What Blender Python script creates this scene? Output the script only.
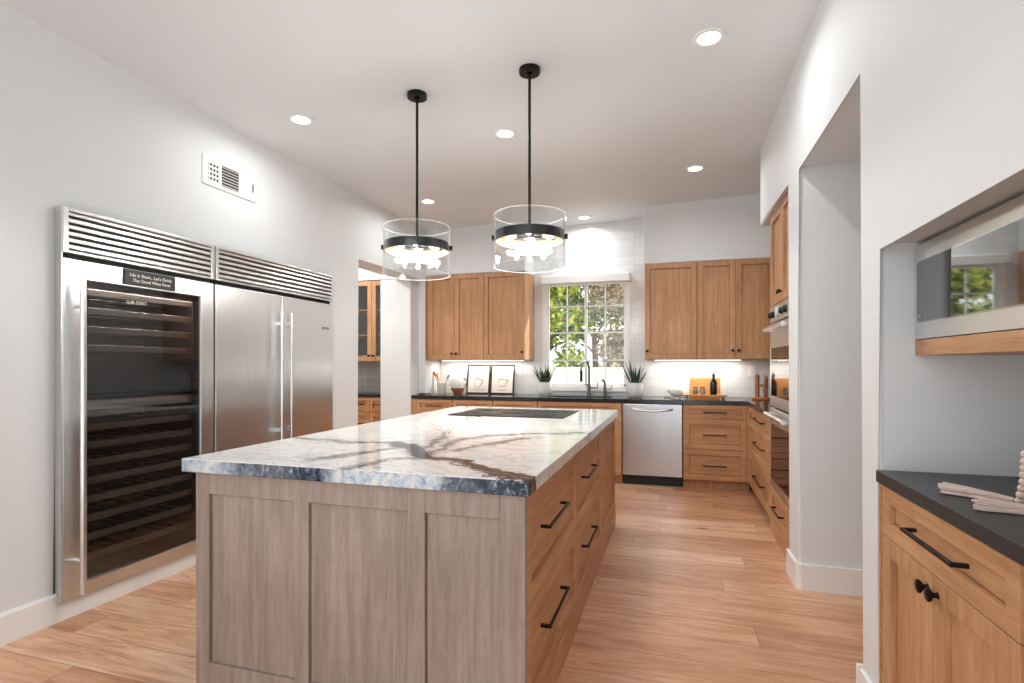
import bpy, bmesh, math, random
from mathutils import Vector, Matrix
PI = math.pi
C = bpy.context.scene.collection
for o in list(bpy.data.objects):
    bpy.data.objects.remove(o, do_unlink=True)
sc = bpy.context.scene

# ------------------------------------------------------------------ camera
cam_d = bpy.data.cameras.new('camera'); cam = bpy.data.objects.new('camera', cam_d); C.objects.link(cam)
cam.location = (0, 0, 1.30); cam.rotation_euler = (PI/2, 0, math.radians(16.886))
cam_d.sensor_width = 36; cam_d.lens = 533.7/1024*36; cam_d.shift_y = 23.5/1024
cam_d.clip_start = 0.05; cam_d.clip_end = 200
sc.camera = cam
# ------------------------------------------------------------------ world, sun, exposure
w = bpy.data.worlds.new('sky'); sc.world = w; w.use_nodes = True
bg = w.node_tree.nodes['Background']; bg.inputs[0].default_value = (0.89, 0.95, 1.0, 1); bg.inputs[1].default_value = 1.65
sd = bpy.data.lights.new('sun', 'SUN'); sd.energy = 8.0; sd.angle = math.radians(1.0); sd.color = (1, .95, .87)
so = bpy.data.objects.new('sun', sd); C.objects.link(so); so.location = (4, 14, 9)
so.rotation_euler = Vector((-0.42, -0.62, -0.72)).to_track_quat('-Z', 'Y').to_euler()
sc.view_settings.view_transform = 'Standard'; sc.view_settings.look = 'None'
sc.view_settings.exposure = 0.60; sc.view_settings.gamma = 1.0; sc.view_settings.use_curve_mapping = False
CAN_W = 5.0      # one recessed downlight
BULB_W = 5.2      # one pendant bulb
STRIP_W = 3.6     # one under-cabinet strip
try:
    sc.cycles.use_denoising = True
    sc.cycles.max_bounces = 10; sc.cycles.diffuse_bounces = 6; sc.cycles.glossy_bounces = 5
    sc.cycles.transparent_max_bounces = 16; sc.cycles.sample_clamp_indirect = 6
    sc.cycles.caustics_reflective = False; sc.cycles.caustics_refractive = False
except Exception:
    pass

# ------------------------------------------------------------------ materials
def lin(c):
    return tuple(((v/255)/12.92 if v/255 <= .04045 else ((v/255+.055)/1.055)**2.4) for v in c) + (1,)
class NT:
    def __init__(s, name):
        s.m = bpy.data.materials.new(name); s.m.use_nodes = True; s.t = s.m.node_tree; s.N = s.t.nodes; s.L = s.t.links
        s.b = s.N['Principled BSDF']; s.out = s.N['Material Output']
    def n(s, typ, **kw):
        x = s.N.new(typ)
        for k, v in kw.items(): setattr(x, k, v)
        return x
    def put(s, sock, v):
        if isinstance(v, bpy.types.NodeSocket): s.L.new(v, sock)
        else: sock.default_value = v
    def math(s, op, a, b=0.0, c=None, clamp=False):
        x = s.n('ShaderNodeMath', operation=op, use_clamp=clamp); s.put(x.inputs[0], a); s.put(x.inputs[1], b)
        if c is not None: s.put(x.inputs[2], c)
        return x.outputs[0]
    def vmath(s, op, a, b=None, scale=None, out=0):
        x = s.n('ShaderNodeVectorMath', operation=op); s.put(x.inputs[0], a)
        if b is not None: s.put(x.inputs[1], b)
        if scale is not None: s.put(x.inputs['Scale'], scale)
        return x.outputs[out]
    def mix(s, f, a, b, blend='MIX'):
        x = s.n('ShaderNodeMix', data_type='RGBA', blend_type=blend)
        s.put(x.inputs[0], f); s.put(x.inputs[6], a); s.put(x.inputs[7], b); return x.outputs[2]
    def ramp(s, f, stops):
        x = s.n('ShaderNodeValToRGB'); cr = x.color_ramp
        while len(cr.elements) < len(stops): cr.elements.new(.5)
        for e, (p, c) in zip(cr.elements, stops): e.position = p; e.color = c if len(c) == 4 else lin(c)
        s.put(x.inputs[0], f); return x.outputs[0]
    def noise(s, v, scale, detail=3, rough=.5, dist=0.0, out='Fac'):
        x = s.n('ShaderNodeTexNoise'); s.put(x.inputs['Vector'], v); x.inputs['Scale'].default_value = scale
        x.inputs['Detail'].default_value = detail; x.inputs['Roughness'].default_value = rough; x.inputs['Distortion'].default_value = dist
        return x.outputs[out]
    def mapping(s, v, scale=(1, 1, 1), rot=(0, 0, 0), loc=(0, 0, 0)):
        x = s.n('ShaderNodeMapping'); s.put(x.inputs[0], v); x.inputs['Scale'].default_value = scale
        x.inputs['Rotation'].default_value = rot; x.inputs['Location'].default_value = loc; return x.outputs[0]
    def obj(s): return s.n('ShaderNodeTexCoord').outputs['Object']
    def pos(s): return s.n('ShaderNodeNewGeometry').outputs['Position']
    def bump(s, h, strength=.2, dist=.01):
        x = s.n('ShaderNodeBump'); x.inputs['Strength'].default_value = strength; x.inputs['Distance'].default_value = dist
        s.put(x.inputs['Height'], h); s.L.new(x.outputs[0], s.b.inputs['Normal']); return x
    def set(s, col=None, rough=None, metal=None, **kw):
        if col is not None: s.put(s.b.inputs['Base Color'], col)
        if rough is not None: s.put(s.b.inputs['Roughness'], rough)
        if metal is not None: s.b.inputs['Metallic'].default_value = metal
        for k, v in kw.items(): s.put(s.b.inputs[k], v)
        return s.m
def plain(name, rgb, rough=.5, metal=0, **kw):
    return NT(name).set(lin(rgb), rough, metal, **kw)

def paint(name, rgb, bump=.12):
    n = NT(name); p = n.pos()
    n.bump(n.noise(p, 95, 2, .6), bump, .004); return n.set(lin(rgb), .62)

def wood(name, c1, c2, c3, axis='z', rough=.42):
    """cabinet timber: fine grain along one object axis"""
    n = NT(name); p = n.obj()
    rnd = n.n('ShaderNodeObjectInfo').outputs['Random']
    off = n.vmath('ADD', p, n.vmath('SCALE', (3.1, 7.7, 5.3), scale=rnd))
    sc_ = {'z': (16, 16, 1.1), 'x': (1.1, 16, 16), 'y': (16, 1.1, 16)}[axis]
    v = n.mapping(off, sc_)
    g = n.noise(v, 2.0, 6, .62, .5); big = n.noise(off, 2.2, 2, .5); fine = n.noise(n.mapping(off, tuple(q*5 for q in sc_)), 2.5, 3)
    f = n.math('ADD', n.math('MULTIPLY', g, .7), n.math('MULTIPLY', big, .3))
    col = n.ramp(f, [(.32, c1), (.5, c2), (.68, c3)])
    col = n.mix(n.math('MULTIPLY', n.math('LESS_THAN', fine, .42), .14), col, lin((70, 45, 28)))
    n.bump(fine, .05, .001)
    return n.set(col, rough, **{'Specular IOR Level': .35})

W_HONEY = wood('honey_maple', (168, 121, 83), (190, 142, 102), (207, 162, 121))
W_HONEY_H = wood('honey_maple_rail', (168, 121, 83), (190, 142, 102), (207, 162, 121), 'x')
W_GREIGE = wood('greige_maple', (130, 114, 103), (152, 134, 122), (170, 153, 141))  # greyer maple tone for the island front and left side
W_RACK = wood('rack_wood', (92, 82, 72), (118, 106, 94), (136, 124, 112), 'x')
W_BOARD = wood('cutting_board_wood', (196, 128, 66), (216, 150, 84), (230, 168, 104), 'x')
W_STAND = wood('knife_stand_wood', (150, 84, 40), (186, 112, 58), (208, 136, 78), 'z')
WALL = paint('white_wall_paint', (224, 226, 226)); CEIL = paint('white_ceiling_paint', (224, 227, 229), .06)
NICHE = WALL
TRIM = plain('white_trim_paint', (236, 236, 234), .35)
BLACK = plain('matte_black_metal', (22, 21, 21), .38, .6)
DARK = plain('dark_cabinet_inside', (26, 26, 27), .7)
RUBBER = plain('black_plastic', (14, 14, 15), .5)
CHROME = plain('chrome', (205, 206, 208), .12, 1)
WHITEP = plain('white_plastic', (238, 238, 236), .4)
CERAMIC = plain('white_ceramic', (236, 234, 230), .22)
NICKEL = plain('brushed_nickel', (120, 122, 122), .28, 1)
SOIL = plain('soil', (52, 40, 32), .9)
PAPER = plain('cream_print_paper', (246, 236, 226), .7)
INK = plain('grey_print_ink', (170, 164, 158), .8); INKT = plain('rust_print_ink', (186, 140, 124), .8)
FRAMEW = plain('dark_walnut_frame', (46, 30, 26), .45)
COPPER = plain('copper', (214, 132, 92), .35, .35)
LEAF = NT('snake_plant_leaf'); _c = LEAF.ramp(LEAF.noise(LEAF.mapping(LEAF.obj(), (20, 20, 40)), 1.5, 3), [(.35, (30, 56, 40)), (.6, (62, 96, 66)), (.8, (112, 138, 96))]); LEAF = LEAF.set(_c, .4)
COTTON = plain('blush_cotton', (222, 200, 190), .9)
BEADW = NT('pale_wood_bead'); BEADW = BEADW.set(BEADW.ramp(BEADW.noise(BEADW.obj(), 30, 3), [(.3, (214, 186, 170)), (.7, (232, 210, 196))]), .6)
SIGNB = plain('black_sign_board', (36, 35, 34), .5); LETTER = plain('white_lettering', (225, 222, 214), .5)
GRANITE = NT('honed_black_granite'); _p = GRANITE.obj()
_c = GRANITE.ramp(GRANITE.noise(_p, 160, 3, .7), [(.35, (22, 23, 24)), (.62, (40, 42, 44)), (.8, (84, 86, 88))])
GRANITE = GRANITE.set(_c, .16)
SLATE = NT('charcoal_honed_counter'); _p = SLATE.obj()
_c = SLATE.ramp(SLATE.noise(_p, 60, 4, .7), [(.3, (38, 41, 44)), (.7, (56, 60, 63))]); SLATE.bump(SLATE.noise(_p, 220, 2), .08, .002); SLATE = SLATE.set(_c, .36)

def steel(name, rgb, rough, brush=(1, 1, 60), wav=.0, ani=None):
    n = NT(name); p = n.obj()
    g = n.noise(n.mapping(p, brush), 12, 2, .6)
    r = n.math('ADD', n.math('MULTIPLY', g, .12), rough - .06)
    h = n.noise(n.mapping(p, (.5, .5, 2.2) if brush[2] == 1 and name != 'dishwasher_stainless' else (1.6, 1.6, .25)), 2.6, 1, .4)
    hh = n.math('ADD', n.math('MULTIPLY', g, .02), n.math('MULTIPLY', h, wav))
    n.bump(hh, .35, .05)
    if ani is not None:
        t = n.n('ShaderNodeTangent', direction_type='RADIAL', axis='Z'); n.L.new(t.outputs[0], n.b.inputs['Tangent'])
        n.b.inputs['Anisotropic'].default_value = .85; n.b.inputs['Anisotropic Rotation'].default_value = ani
    return n.set(lin(rgb), r, 1)
STEEL = steel('brushed_stainless', (224, 225, 225), .30, (60, 60, 1), .035, 0.0)
STEEL_H = steel('brushed_stainless_horizontal', (222, 222, 220), .32, (1, 60, 60), .03)
STEEL_DW = steel('dishwasher_stainless', (196, 198, 200), .24, (60, 60, 1), .22)

def thin_glass(name, tint, ior=1.5, boost=1.0, rough=0.0):
    n = NT(name); n.N.remove(n.b)
    tr = n.n('ShaderNodeBsdfTransparent'); tr.inputs[0].default_value = tint
    gl = n.n('ShaderNodeBsdfGlossy'); gl.inputs['Roughness'].default_value = rough; gl.inputs[0].default_value = (1, 1, 1, 1)
    lw = n.n('ShaderNodeLayerWeight'); lw.inputs[0].default_value = .5
    r0 = ((ior-1)/(ior+1))**2*2*boost
    f = n.math('ADD', r0, n.math('MULTIPLY', n.math('POWER', lw.outputs['Facing'], 5.0), 1-r0), clamp=True)
    mx = n.n('ShaderNodeMixShader'); n.L.new(f, mx.inputs[0]); n.L.new(tr.outputs[0], mx.inputs[1]); n.L.new(gl.outputs[0], mx.inputs[2])
    n.L.new(mx.outputs[0], n.out.inputs[0]); return n.m
GLASS = thin_glass('clear_window_glass', (.97, .985, .98, 1), 1.45, .3)
SHADE_GLASS = thin_glass('clear_shade_glass', (.965, .975, .98, 1), 1.5, .35)
_n = NT('glass_edge_glint'); _n.N.remove(_n.b); _t = _n.n('ShaderNodeBsdfTransparent'); _d = _n.n('ShaderNodeBsdfDiffuse'); _d.inputs[0].default_value = (.9, .92, .92, 1)  # whitish mix that imitates light caught along glass edges
_m = _n.n('ShaderNodeMixShader'); _m.inputs[0].default_value = .15; _n.L.new(_t.outputs[0], _m.inputs[1]); _n.L.new(_d.outputs[0], _m.inputs[2]); _n.L.new(_m.outputs[0], _n.out.inputs[0]); RIM = _n.m
WINE_GLASS = thin_glass('smoked_door_glass', (.70, .70, .71, 1), 1.5, .8)
CAB_GLASS = thin_glass('cabinet_glass', (.92, .94, .95, 1), 1.5, .6)
OVEN_GLASS = plain('black_oven_glass', (14, 14, 15), .04, 0, **{'Specular IOR Level': .9})
MW_GLASS = plain('microwave_door_glass', (40, 40, 41), .03, 0, **{'Specular IOR Level': 1.0, 'IOR': 2.3})
COOK_GLASS = plain('black_cooktop_glass', (26, 26, 28), .4, 0, **{'Specular IOR Level': .2})
MARK = plain('cooktop_marking', (8, 8, 8), .5)
BOTTLE = plain('black_bottle_glass', (20, 17, 15), .08)
def emit(name, rgb, s):
    n = NT(name); n.b.inputs['Base Color'].default_value = (.02, .02, .02, 1); n.b.inputs['Emission Color'].default_value = lin(rgb)
    n.b.inputs['Emission Strength'].default_value = s; return n.m
LENS = emit('downlight_lens', (255, 250, 240), 7); BULB = emit('warm_bulb', (255, 216, 172), 1.0); LED = emit('led_strip', (255, 244, 226), 5)

def tile_mat(name, u, w_, h_, rgb, grout, rough=.18, mort=.0035):
    n = NT(name); p = n.pos(); s = n.n('ShaderNodeSeparateXYZ'); n.L.new(p, s.inputs[0])
    cmb = n.n('ShaderNodeCombineXYZ'); n.L.new(s.outputs[u], cmb.inputs[0]); n.L.new(s.outputs[2], cmb.inputs[1])
    b = n.n('ShaderNodeTexBrick', offset=0.0, squash=1.0); n.L.new(n.mapping(cmb.outputs[0], loc=(.11, -.93 + .002, 0)), b.inputs['Vector'])
    b.inputs['Scale'].default_value = 1; b.inputs['Brick Width'].default_value = w_; b.inputs['Row Height'].default_value = h_
    b.inputs['Mortar Size'].default_value = mort; b.inputs['Mortar Smooth'].default_value = .3; b.inputs['Bias'].default_value = 0
    b.inputs['Color1'].default_value = lin(rgb); b.inputs['Color2'].default_value = lin(tuple(int(q*.965) for q in rgb)); b.inputs['Mortar'].default_value = lin(grout)
    hh = n.math('ADD', n.math('MULTIPLY', b.outputs['Fac'], -1.0), n.math('MULTIPLY', n.noise(p, 9, 2), .35))
    n.bump(hh, .25, .004); return n.set(b.outputs['Color'], rough)
TILE = tile_mat('white_stacked_tile', 0, .345, .105, (228, 229, 228), (208, 208, 206))
TILE_GREY = tile_mat('grey_hall_tile', 0, .20, .105, (196, 197, 196), (226, 226, 224))

def floor_mat():
    n = NT('wide_plank_oak'); p = n.pos(); s = n.n('ShaderNodeSeparateXYZ'); n.L.new(p, s.inputs[0])
    x, y = s.outputs[0], s.outputs[1]; W = .205
    row = n.math('FLOOR', n.math('DIVIDE', n.math('ADD', y, 10.03), W))
    wn = n.n('ShaderNodeTexWhiteNoise', noise_dimensions='1D'); n.L.new(row, wn.inputs['W'])
    xs = n.math('DIVIDE', n.math('ADD', x, n.math('MULTIPLY', wn.outputs[0], 9.7)), 1.9)
    colm = n.math('FLOOR', xs)
    idv = n.n('ShaderNodeCombineXYZ'); n.L.new(row, idv.inputs[0]); n.L.new(colm, idv.inputs[1])
    w2 = n.n('ShaderNodeTexWhiteNoise', noise_dimensions='2D'); n.L.new(idv.outputs[0], w2.inputs['Vector'])
    fy = n.math('FRACT', n.math('DIVIDE', n.math('ADD', y, 10.03), W)); fx = n.math('FRACT', xs)
    gy = n.math('MINIMUM', fy, n.math('SUBTRACT', 1.0, fy)); gx = n.math('MINIMUM', fx, n.math('SUBTRACT', 1.0, fx))
    gap = n.math('MAXIMUM', n.math('LESS_THAN', gy, .011), n.math('LESS_THAN', gx, .0012))
    po = n.vmath('ADD', p, n.vmath('SCALE', w2.outputs['Color'], scale=13.0))
    g = n.noise(n.mapping(po, (1.0, 10, 1)), 1.9, 8, .70, 1.8)
    big = n.noise(n.mapping(po, (1.0, 3.2, 1)), 1.5, 3, .55, .6)
    col = n.ramp(n.math('ADD', n.math('MULTIPLY', g, .7), n.math('MULTIPLY', big, .3)),
                 [(.30, (164, 114, 82)), (.45, (212, 164, 131)), (.56, (231, 191, 160)), (.72, (245, 215, 190))])
    tone = n.ramp(w2.outputs['Value'], [(0, (214, 190, 176)), (.35, (238, 222, 208)), (.65, (244, 240, 230)), (1, (255, 255, 255))])
    col = n.mix(.85, col, tone, 'MULTIPLY')
    vor = n.n('ShaderNodeTexVoronoi'); n.L.new(n.mapping(po, (1.15, 2.6, 1)), vor.inputs['Vector']); vor.inputs['Scale'].default_value = 1.5
    kn = n.math('ADD', vor.outputs['Distance'], n.math('MULTIPLY', n.math('SUBTRACT', n.noise(po, 22, 3), .5), .12))
    knot = n.ramp(kn, [(.03, (255, 255, 255)), (.10, (0, 0, 0))])
    col = n.mix(n.math('MULTIPLY', knot, .75), col, lin((92, 52, 32)))
    crack = n.ramp(n.noise(n.mapping(po, (1.6, 30, 1)), 1.2, 4, .7, .4), [(.62, (0, 0, 0)), (.72, (255, 255, 255))])
    col = n.mix(n.math('MULTIPLY', crack, .45), col, lin((110, 66, 42)))
    col = n.mix(n.math('MULTIPLY', gap, .5), col, lin((92, 58, 38)))
    n.bump(n.math('SUBTRACT', n.math('MULTIPLY', g, .3), gap), .12, .003)
    return n.set(col, n.math('ADD', .30, n.math('MULTIPLY', g, .12)))
FLOOR = floor_mat()

def marble_mat():
    n = NT('veined_marble'); p = n.obj(); s = n.n('ShaderNodeSeparateXYZ'); n.L.new(p, s.inputs[0])
    flat = n.n('ShaderNodeCombineXYZ'); n.L.new(s.outputs[0], flat.inputs[0]); n.L.new(s.outputs[1], flat.inputs[1])
    wob = n.vmath('SUBTRACT', n.noise(n.mapping(p, (1, 1, 1)), 7, 5, .6, out='Color'), (.5, .5, .5))
    wob3 = n.vmath('SUBTRACT', n.noise(p, 34, 4, .65, out='Color'), (.5, .5, .5))
    q = n.vmath('ADD', n.vmath('ADD', flat.outputs[0], n.vmath('MULTIPLY', wob, (.17, .17, 0))), n.vmath('MULTIPLY', wob3, (.035, .035, 0)))
    wob2 = n.vmath('SUBTRACT', n.noise(p, 2.2, 3, .5, out='Color'), (.5, .5, .5))
    q2 = n.vmath('ADD', flat.outputs[0], n.vmath('MULTIPLY', wob2, (.35, .35, 0)))
    def seg(a, b):
        a3, b3 = (a[0], a[1], 0), (b[0], b[1], 0); ba = (b[0]-a[0], b[1]-a[1], 0); l2 = ba[0]**2+ba[1]**2
        pa = n.vmath('SUBTRACT', q, a3); d = n.vmath('DOT_PRODUCT', pa, ba, out=1)
        t = n.math('DIVIDE', d, l2, clamp=True)
        return n.vmath('LENGTH', n.vmath('SUBTRACT', pa, n.vmath('SCALE', ba, scale=t)), out=1)
    def path(pts):
        d = None
        for a, b in zip(pts, pts[1:]):
            e = seg(a, b); d = e if d is None else n.math('MINIMUM', d, e)
        return d
    main = path([(1.44, .02), (1.27, .10), (1.09, .26), (.93, .30), (.85, .38), (.72, .52), (.59, .62)])
    thin = [path([(.59, .62), (.36, .59), (.18, .62), (-.05, .63)]), path([(.93, .29), (.88, .52), (.84, .80), (.94, .98), (1.15, 1.15), (1.42, 1.25)]),
            path([(.95, .47), (1.0, .66), (1.13, .95)]), path([(.92, .26), (.80, .21), (.74, .0)]), path([(.72, .53), (.62, .37), (.52, .15)]), path([(.80, .45), (.76, .79), (.60, 1.3), (.5, 2.0)])]
    dt = thin[0]
    for e in thin[1:]: dt = n.math('MINIMUM', dt, e)
    fib = n.noise(n.mapping(q, (7, 46, 9), rot=(0, 0, -.75)), 1.6, 6, .72, .8)
    # cream ground with faint grey-blue clouding
    col = n.ramp(n.noise(q2, 1.8, 5, .6), [(.30, (206, 209, 214)), (.48, (230, 228, 225)), (.66, (236, 227, 220))])
    w1 = n.noise(n.mapping(q2, (2.2, 5, 2), rot=(0, 0, .5)), 1.7, 6, .65, 1.4)
    hair = n.math('ABSOLUTE', n.math('SUBTRACT', w1, .5))
    col = n.mix(n.math('MULTIPLY', n.ramp(hair, [(.0, (255, 255, 255)), (.026, (0, 0, 0))]), .5), col, lin((142, 138, 138)))
    # side branches: fibrous grey
    mt = n.ramp(n.math('ADD', dt, n.math('MULTIPLY', n.math('SUBTRACT', fib, .5), .22)), [(.004, (255, 255, 255)), (.034, (0, 0, 0))])
    col = n.mix(n.math('MULTIPLY', mt, .85), col, lin((58, 61, 67)))
    halo = n.ramp(dt, [(.02, (255, 255, 255)), (.17, (0, 0, 0))])
    col = n.mix(n.math('MULTIPLY', n.math('MULTIPLY', halo, n.ramp(fib, [(.53, (0, 0, 0)), (.60, (255, 255, 255))])), .75), col, lin((74, 76, 82)))
    # the main dark river
    mm = n.ramp(n.math('ADD', main, n.math('MULTIPLY', n.math('SUBTRACT', fib, .5), .16)), [(.036, (255, 255, 255)), (.052, (0, 0, 0))])
    riv = n.ramp(fib, [(.36, (22, 24, 28)), (.52, (50, 52, 57)), (.62, (140, 142, 146))])
    col = n.mix(mm, col, riv)
    # cut edge: blue-black crystalline bands where the veins reach the front
    ex = s.outputs[0]
    cr = n.noise(n.mapping(p, (1, 1, .8), rot=(.3, .4, .7)), 48, 8, .78, .9)
    blue = n.ramp(cr, [(.42, (8, 10, 18)), (.51, (34, 42, 62)), (.58, (96, 108, 132)), (.66, (200, 202, 206))])
    pale = n.ramp(n.noise(p, 26, 7, .72, .6), [(.34, (120, 134, 156)), (.46, (178, 188, 200)), (.58, (214, 214, 208))])
    dx = n.math('ADD', ex, n.math('MULTIPLY', n.math('SUBTRACT', n.noise(p, 10, 4, .6), .5), .16))
    zone = n.ramp(n.math('DIVIDE', dx, 1.42), [(0.0, (150, 150, 150)), (.12, (40, 40, 40)), (.20, (220, 220, 220)), (.33, (235, 235, 235)), (.44, (255, 255, 255)), (.49, (20, 20, 20)), (.76, (0, 0, 0)), (.82, (235, 235, 235)), (1.0, (255, 255, 255))])
    edge = n.mix(zone, pale, blue)
    edge = n.mix(n.math('MULTIPLY', n.math('GREATER_THAN', dx, 1.24), .65), edge, n.ramp(cr, [(.36, (14, 16, 22)), (.52, (44, 50, 64)), (.66, (150, 154, 164))]))
    fmask = n.ramp(s.outputs[1], [(.004, (255, 255, 255)), (.012, (0, 0, 0))])
    front = n.math('MULTIPLY', fmask, n.math('LESS_THAN', s.outputs[2], .049))
    col = n.mix(front, col, edge)
    return n.set(col, .10, **{'Specular IOR Level': .22})
MARBLE = marble_mat()

# ------------------------------------------------------------------ mesh helpers
class MB:
    def __init__(s): s.bm = bmesh.new()
    def box(s, x0, x1, y0, y1, z0, z1, bev=0.0, seg=2):
        M = Matrix.Translation(((x0+x1)/2, (y0+y1)/2, (z0+z1)/2)) @ Matrix.Diagonal((abs(x1-x0), abs(y1-y0), abs(z1-z0), 1))
        r = bmesh.ops.create_cube(s.bm, size=1, matrix=M)
        if bev: bmesh.ops.bevel(s.bm, geom=list({e for v in r['verts'] for e in v.link_edges}), offset=bev, segments=seg, profile=.5, affect='EDGES')
        return s
    def obox(s, M, sx, sy, sz, bev=0.0):
        r = bmesh.ops.create_cube(s.bm, size=1, matrix=M @ Matrix.Diagonal((sx, sy, sz, 1)))
        if bev: bmesh.ops.bevel(s.bm, geom=list({e for v in r['verts'] for e in v.link_edges}), offset=bev, segments=2, profile=.5, affect='EDGES')
        return s
    def cyl(s, c, r, h, axis='z', seg=24, r2=None):
        R = {'z': Matrix(), 'x': Matrix.Rotation(PI/2, 4, 'Y'), 'y': Matrix.Rotation(PI/2, 4, 'X')}[axis]
        bmesh.ops.create_cone(s.bm, cap_ends=True, segments=seg, radius1=r, radius2=r if r2 is None else r2, depth=h, matrix=Matrix.Translation(c) @ R); return s
    def ball(s, c, r, sx=1, sy=1, sz=1, u=16, v=10):
        bmesh.ops.create_uvsphere(s.bm, u_segments=u, v_segments=v, radius=r, matrix=Matrix.Translation(c) @ Matrix.Diagonal((sx, sy, sz, 1))); return s
    def lathe(s, prof, c=(0, 0, 0), seg=28, axis='z', close=False):
        rings = []
        for r, z in prof:
            ring = []
            for k in range(seg):
                a = 2*PI*k/seg
                p = (r*math.cos(a), r*math.sin(a), z)
                if axis == 'y': p = (p[0], -p[2], p[1])     # grows towards -y
                ring.append(s.bm.verts.new((p[0]+c[0], p[1]+c[1], p[2]+c[2])))
            rings.append(ring)
        if close: rings.append(rings[0])
        for A, B in zip(rings, rings[1:]):
            for k in range(seg): s.bm.faces.new((A[k], A[(k+1) % seg], B[(k+1) % seg], B[k]))
        if not close:
            for ring in (rings[0], rings[-1]):
                try: s.bm.faces.new(ring)
                except ValueError: pass
        return s
    def tube(s, pts, r, seg=10, sq=False):
        pts = [Vector(p) for p in pts]; rings = []; n0 = None
        if sq: seg = 4
        for i, p in enumerate(pts):
            d = (pts[min(i+1, len(pts)-1)] - pts[max(i-1, 0)]).normalized()
            if n0 is None: n0 = d.orthogonal().normalized() if not sq else (Vector((0, 0, 1)) if abs(d.z) < .9 else Vector((1, 0, 0)))
            n0 = (n0 - d*n0.dot(d)).normalized(); b = d.cross(n0)
            rr = r[i] if isinstance(r, (list, tuple)) else r
            off = PI/4 if sq else 0
            rings.append([s.bm.verts.new(p + rr*(math.cos(2*PI*k/seg+off)*n0 + math.sin(2*PI*k/seg+off)*b)) for k in range(seg)])
        for A, B in zip(rings, rings[1:]):
            for k in range(seg): s.bm.faces.new((A[k], A[(k+1) % seg], B[(k+1) % seg], B[k]))
        s.bm.faces.new(rings[0][::-1]); s.bm.faces.new(rings[-1]); return s
    def prism(s, outline, axis, a, b, bev_at=None, bev=.02, seg=4):
        """outline of (p,q) pairs in the two other axes, extruded from a to b along axis"""
        def P(p, q, t): return {'x': (t, p, q), 'y': (p, t, q), 'z': (p, q, t)}[axis]
        A = [s.bm.verts.new(P(p, q, a)) for p, q in outline]; B = [s.bm.verts.new(P(p, q, b)) for p, q in outline]
        fa = s.bm.faces.new(A); fb = s.bm.faces.new(B[::-1]); k = len(A)
        for i in range(k): s.bm.faces.new((A[i], B[i], B[(i+1) % k], A[(i+1) % k]))
        if bev_at is not None:
            V = A if bev_at == a else B; S = set(V)
            ed = [e for v in V for e in v.link_edges if e.other_vert(v) in S]
            bmesh.ops.bevel(s.bm, geom=list(set(ed)), offset=bev, segments=seg, profile=.5, affect='EDGES')
        return s
    def build(s, name, m, parent=None, smooth=False, loc=None):
        bmesh.ops.recalc_face_normals(s.bm, faces=s.bm.faces)
        me = bpy.data.meshes.new(name); s.bm.to_mesh(me); s.bm.free()
        if smooth:
            for p in me.polygons: p.use_smooth = True
            try: me.set_sharp_from_angle(angle=math.radians(38))
            except Exception: pass
        me.materials.append(m)
        o = bpy.data.objects.new(name, me); C.objects.link(o)
        if loc: o.location = loc
        if parent: o.parent = parent
        return o
def tag(o, label, cat, group=None):
    o['label'] = label; o['category'] = cat
    if group: o['group'] = group
    return o
def thing(name, label, cat, loc=(0, 0, 0), rz=0, group=None):
    o = bpy.data.objects.new(name, None); C.objects.link(o); o.location = loc; o.rotation_euler = (0, 0, rz); o.empty_display_size = .1
    return tag(o, label, cat, group)
def struct(o): o['kind'] = 'structure'; return o
def text(name, body, size, m, parent, M):
    cu = bpy.data.curves.new(name, 'FONT'); cu.body = body; cu.size = size; cu.align_x = 'CENTER'; cu.align_y = 'CENTER'; cu.extrude = .0006
    t = bpy.data.objects.new(name+'_tmp', cu); C.objects.link(t)
    dg = bpy.context.evaluated_depsgraph_get(); dg.update()
    me = bpy.data.meshes.new_from_object(t.evaluated_get(dg)); bpy.data.objects.remove(t, do_unlink=True)
    me.transform(M); me.materials.clear(); me.materials.append(m)
    o = bpy.data.objects.new(name, me); C.objects.link(o); o.parent = parent; return o
FACE = Matrix.Rotation(PI/2, 4, 'X')          # text lying in xy -> facing -y

# ------------------------------------------------------------------ setting
XL, XR, YB = -2.99, 0.69, 6.55
def cz(x): return 2.98 + (x + 2.99)*.03
YF, CT = 5.93, .93                              # base cabinet fronts, counter height
struct(MB().box(-6, 3, -1.3, 7.0, -.12, 0).build('floor', FLOOR))
m = MB(); v = [(-6, -1.3), (3, -1.3), (3, 7.0), (-6, 7.0)]
lo = [m.bm.verts.new((x, y, cz(x))) for x, y in v]; hi = [m.bm.verts.new((x, y, cz(x)+.15)) for x, y in v]
m.bm.faces.new(lo); m.bm.faces.new(hi)
for i in range(4): m.bm.faces.new((lo[i], lo[(i+1) % 4], hi[(i+1) % 4], hi[i]))
struct(m.build('ceiling', CEIL))
T = 3.3
struct(MB().prism([(-1.3, 0), (1.905, 0), (1.905, 2.105), (4.14, 2.105), (4.14, 0), (4.604, 0), (4.604, 2.36), (6.7, 2.36), (6.7, T), (-1.3, T)], 'x', -3.29, XL, XL, .012, 3).build('wall_left', WALL))
struct(MB().prism([(-1.3, 0), (.9, 0), (.9, 1.725), (2.18, 1.725), (2.18, 0), (2.35, 0), (2.35, 2.45), (3.45, 2.45), (3.45, 0), (3.71, 0), (3.71, 2.46), (4.88, 2.46), (4.88, T), (-1.3, T)], 'x', 1.40, XR, XR, .02, 4).build('wall_right', WALL))
struct(MB().box(1.40, 1.55, 3.6, 6.7, 0, T).build('wall_right_alcove', WALL))
struct(MB().box(1.25, 1.398, .9, 2.18, 0, 1.725).build('wall_niche_back', WALL))
struct(MB().box(1.402, 2.6, 3.45, 3.6, 0, 2.45).build('wall_passage_far', WALL))
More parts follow.
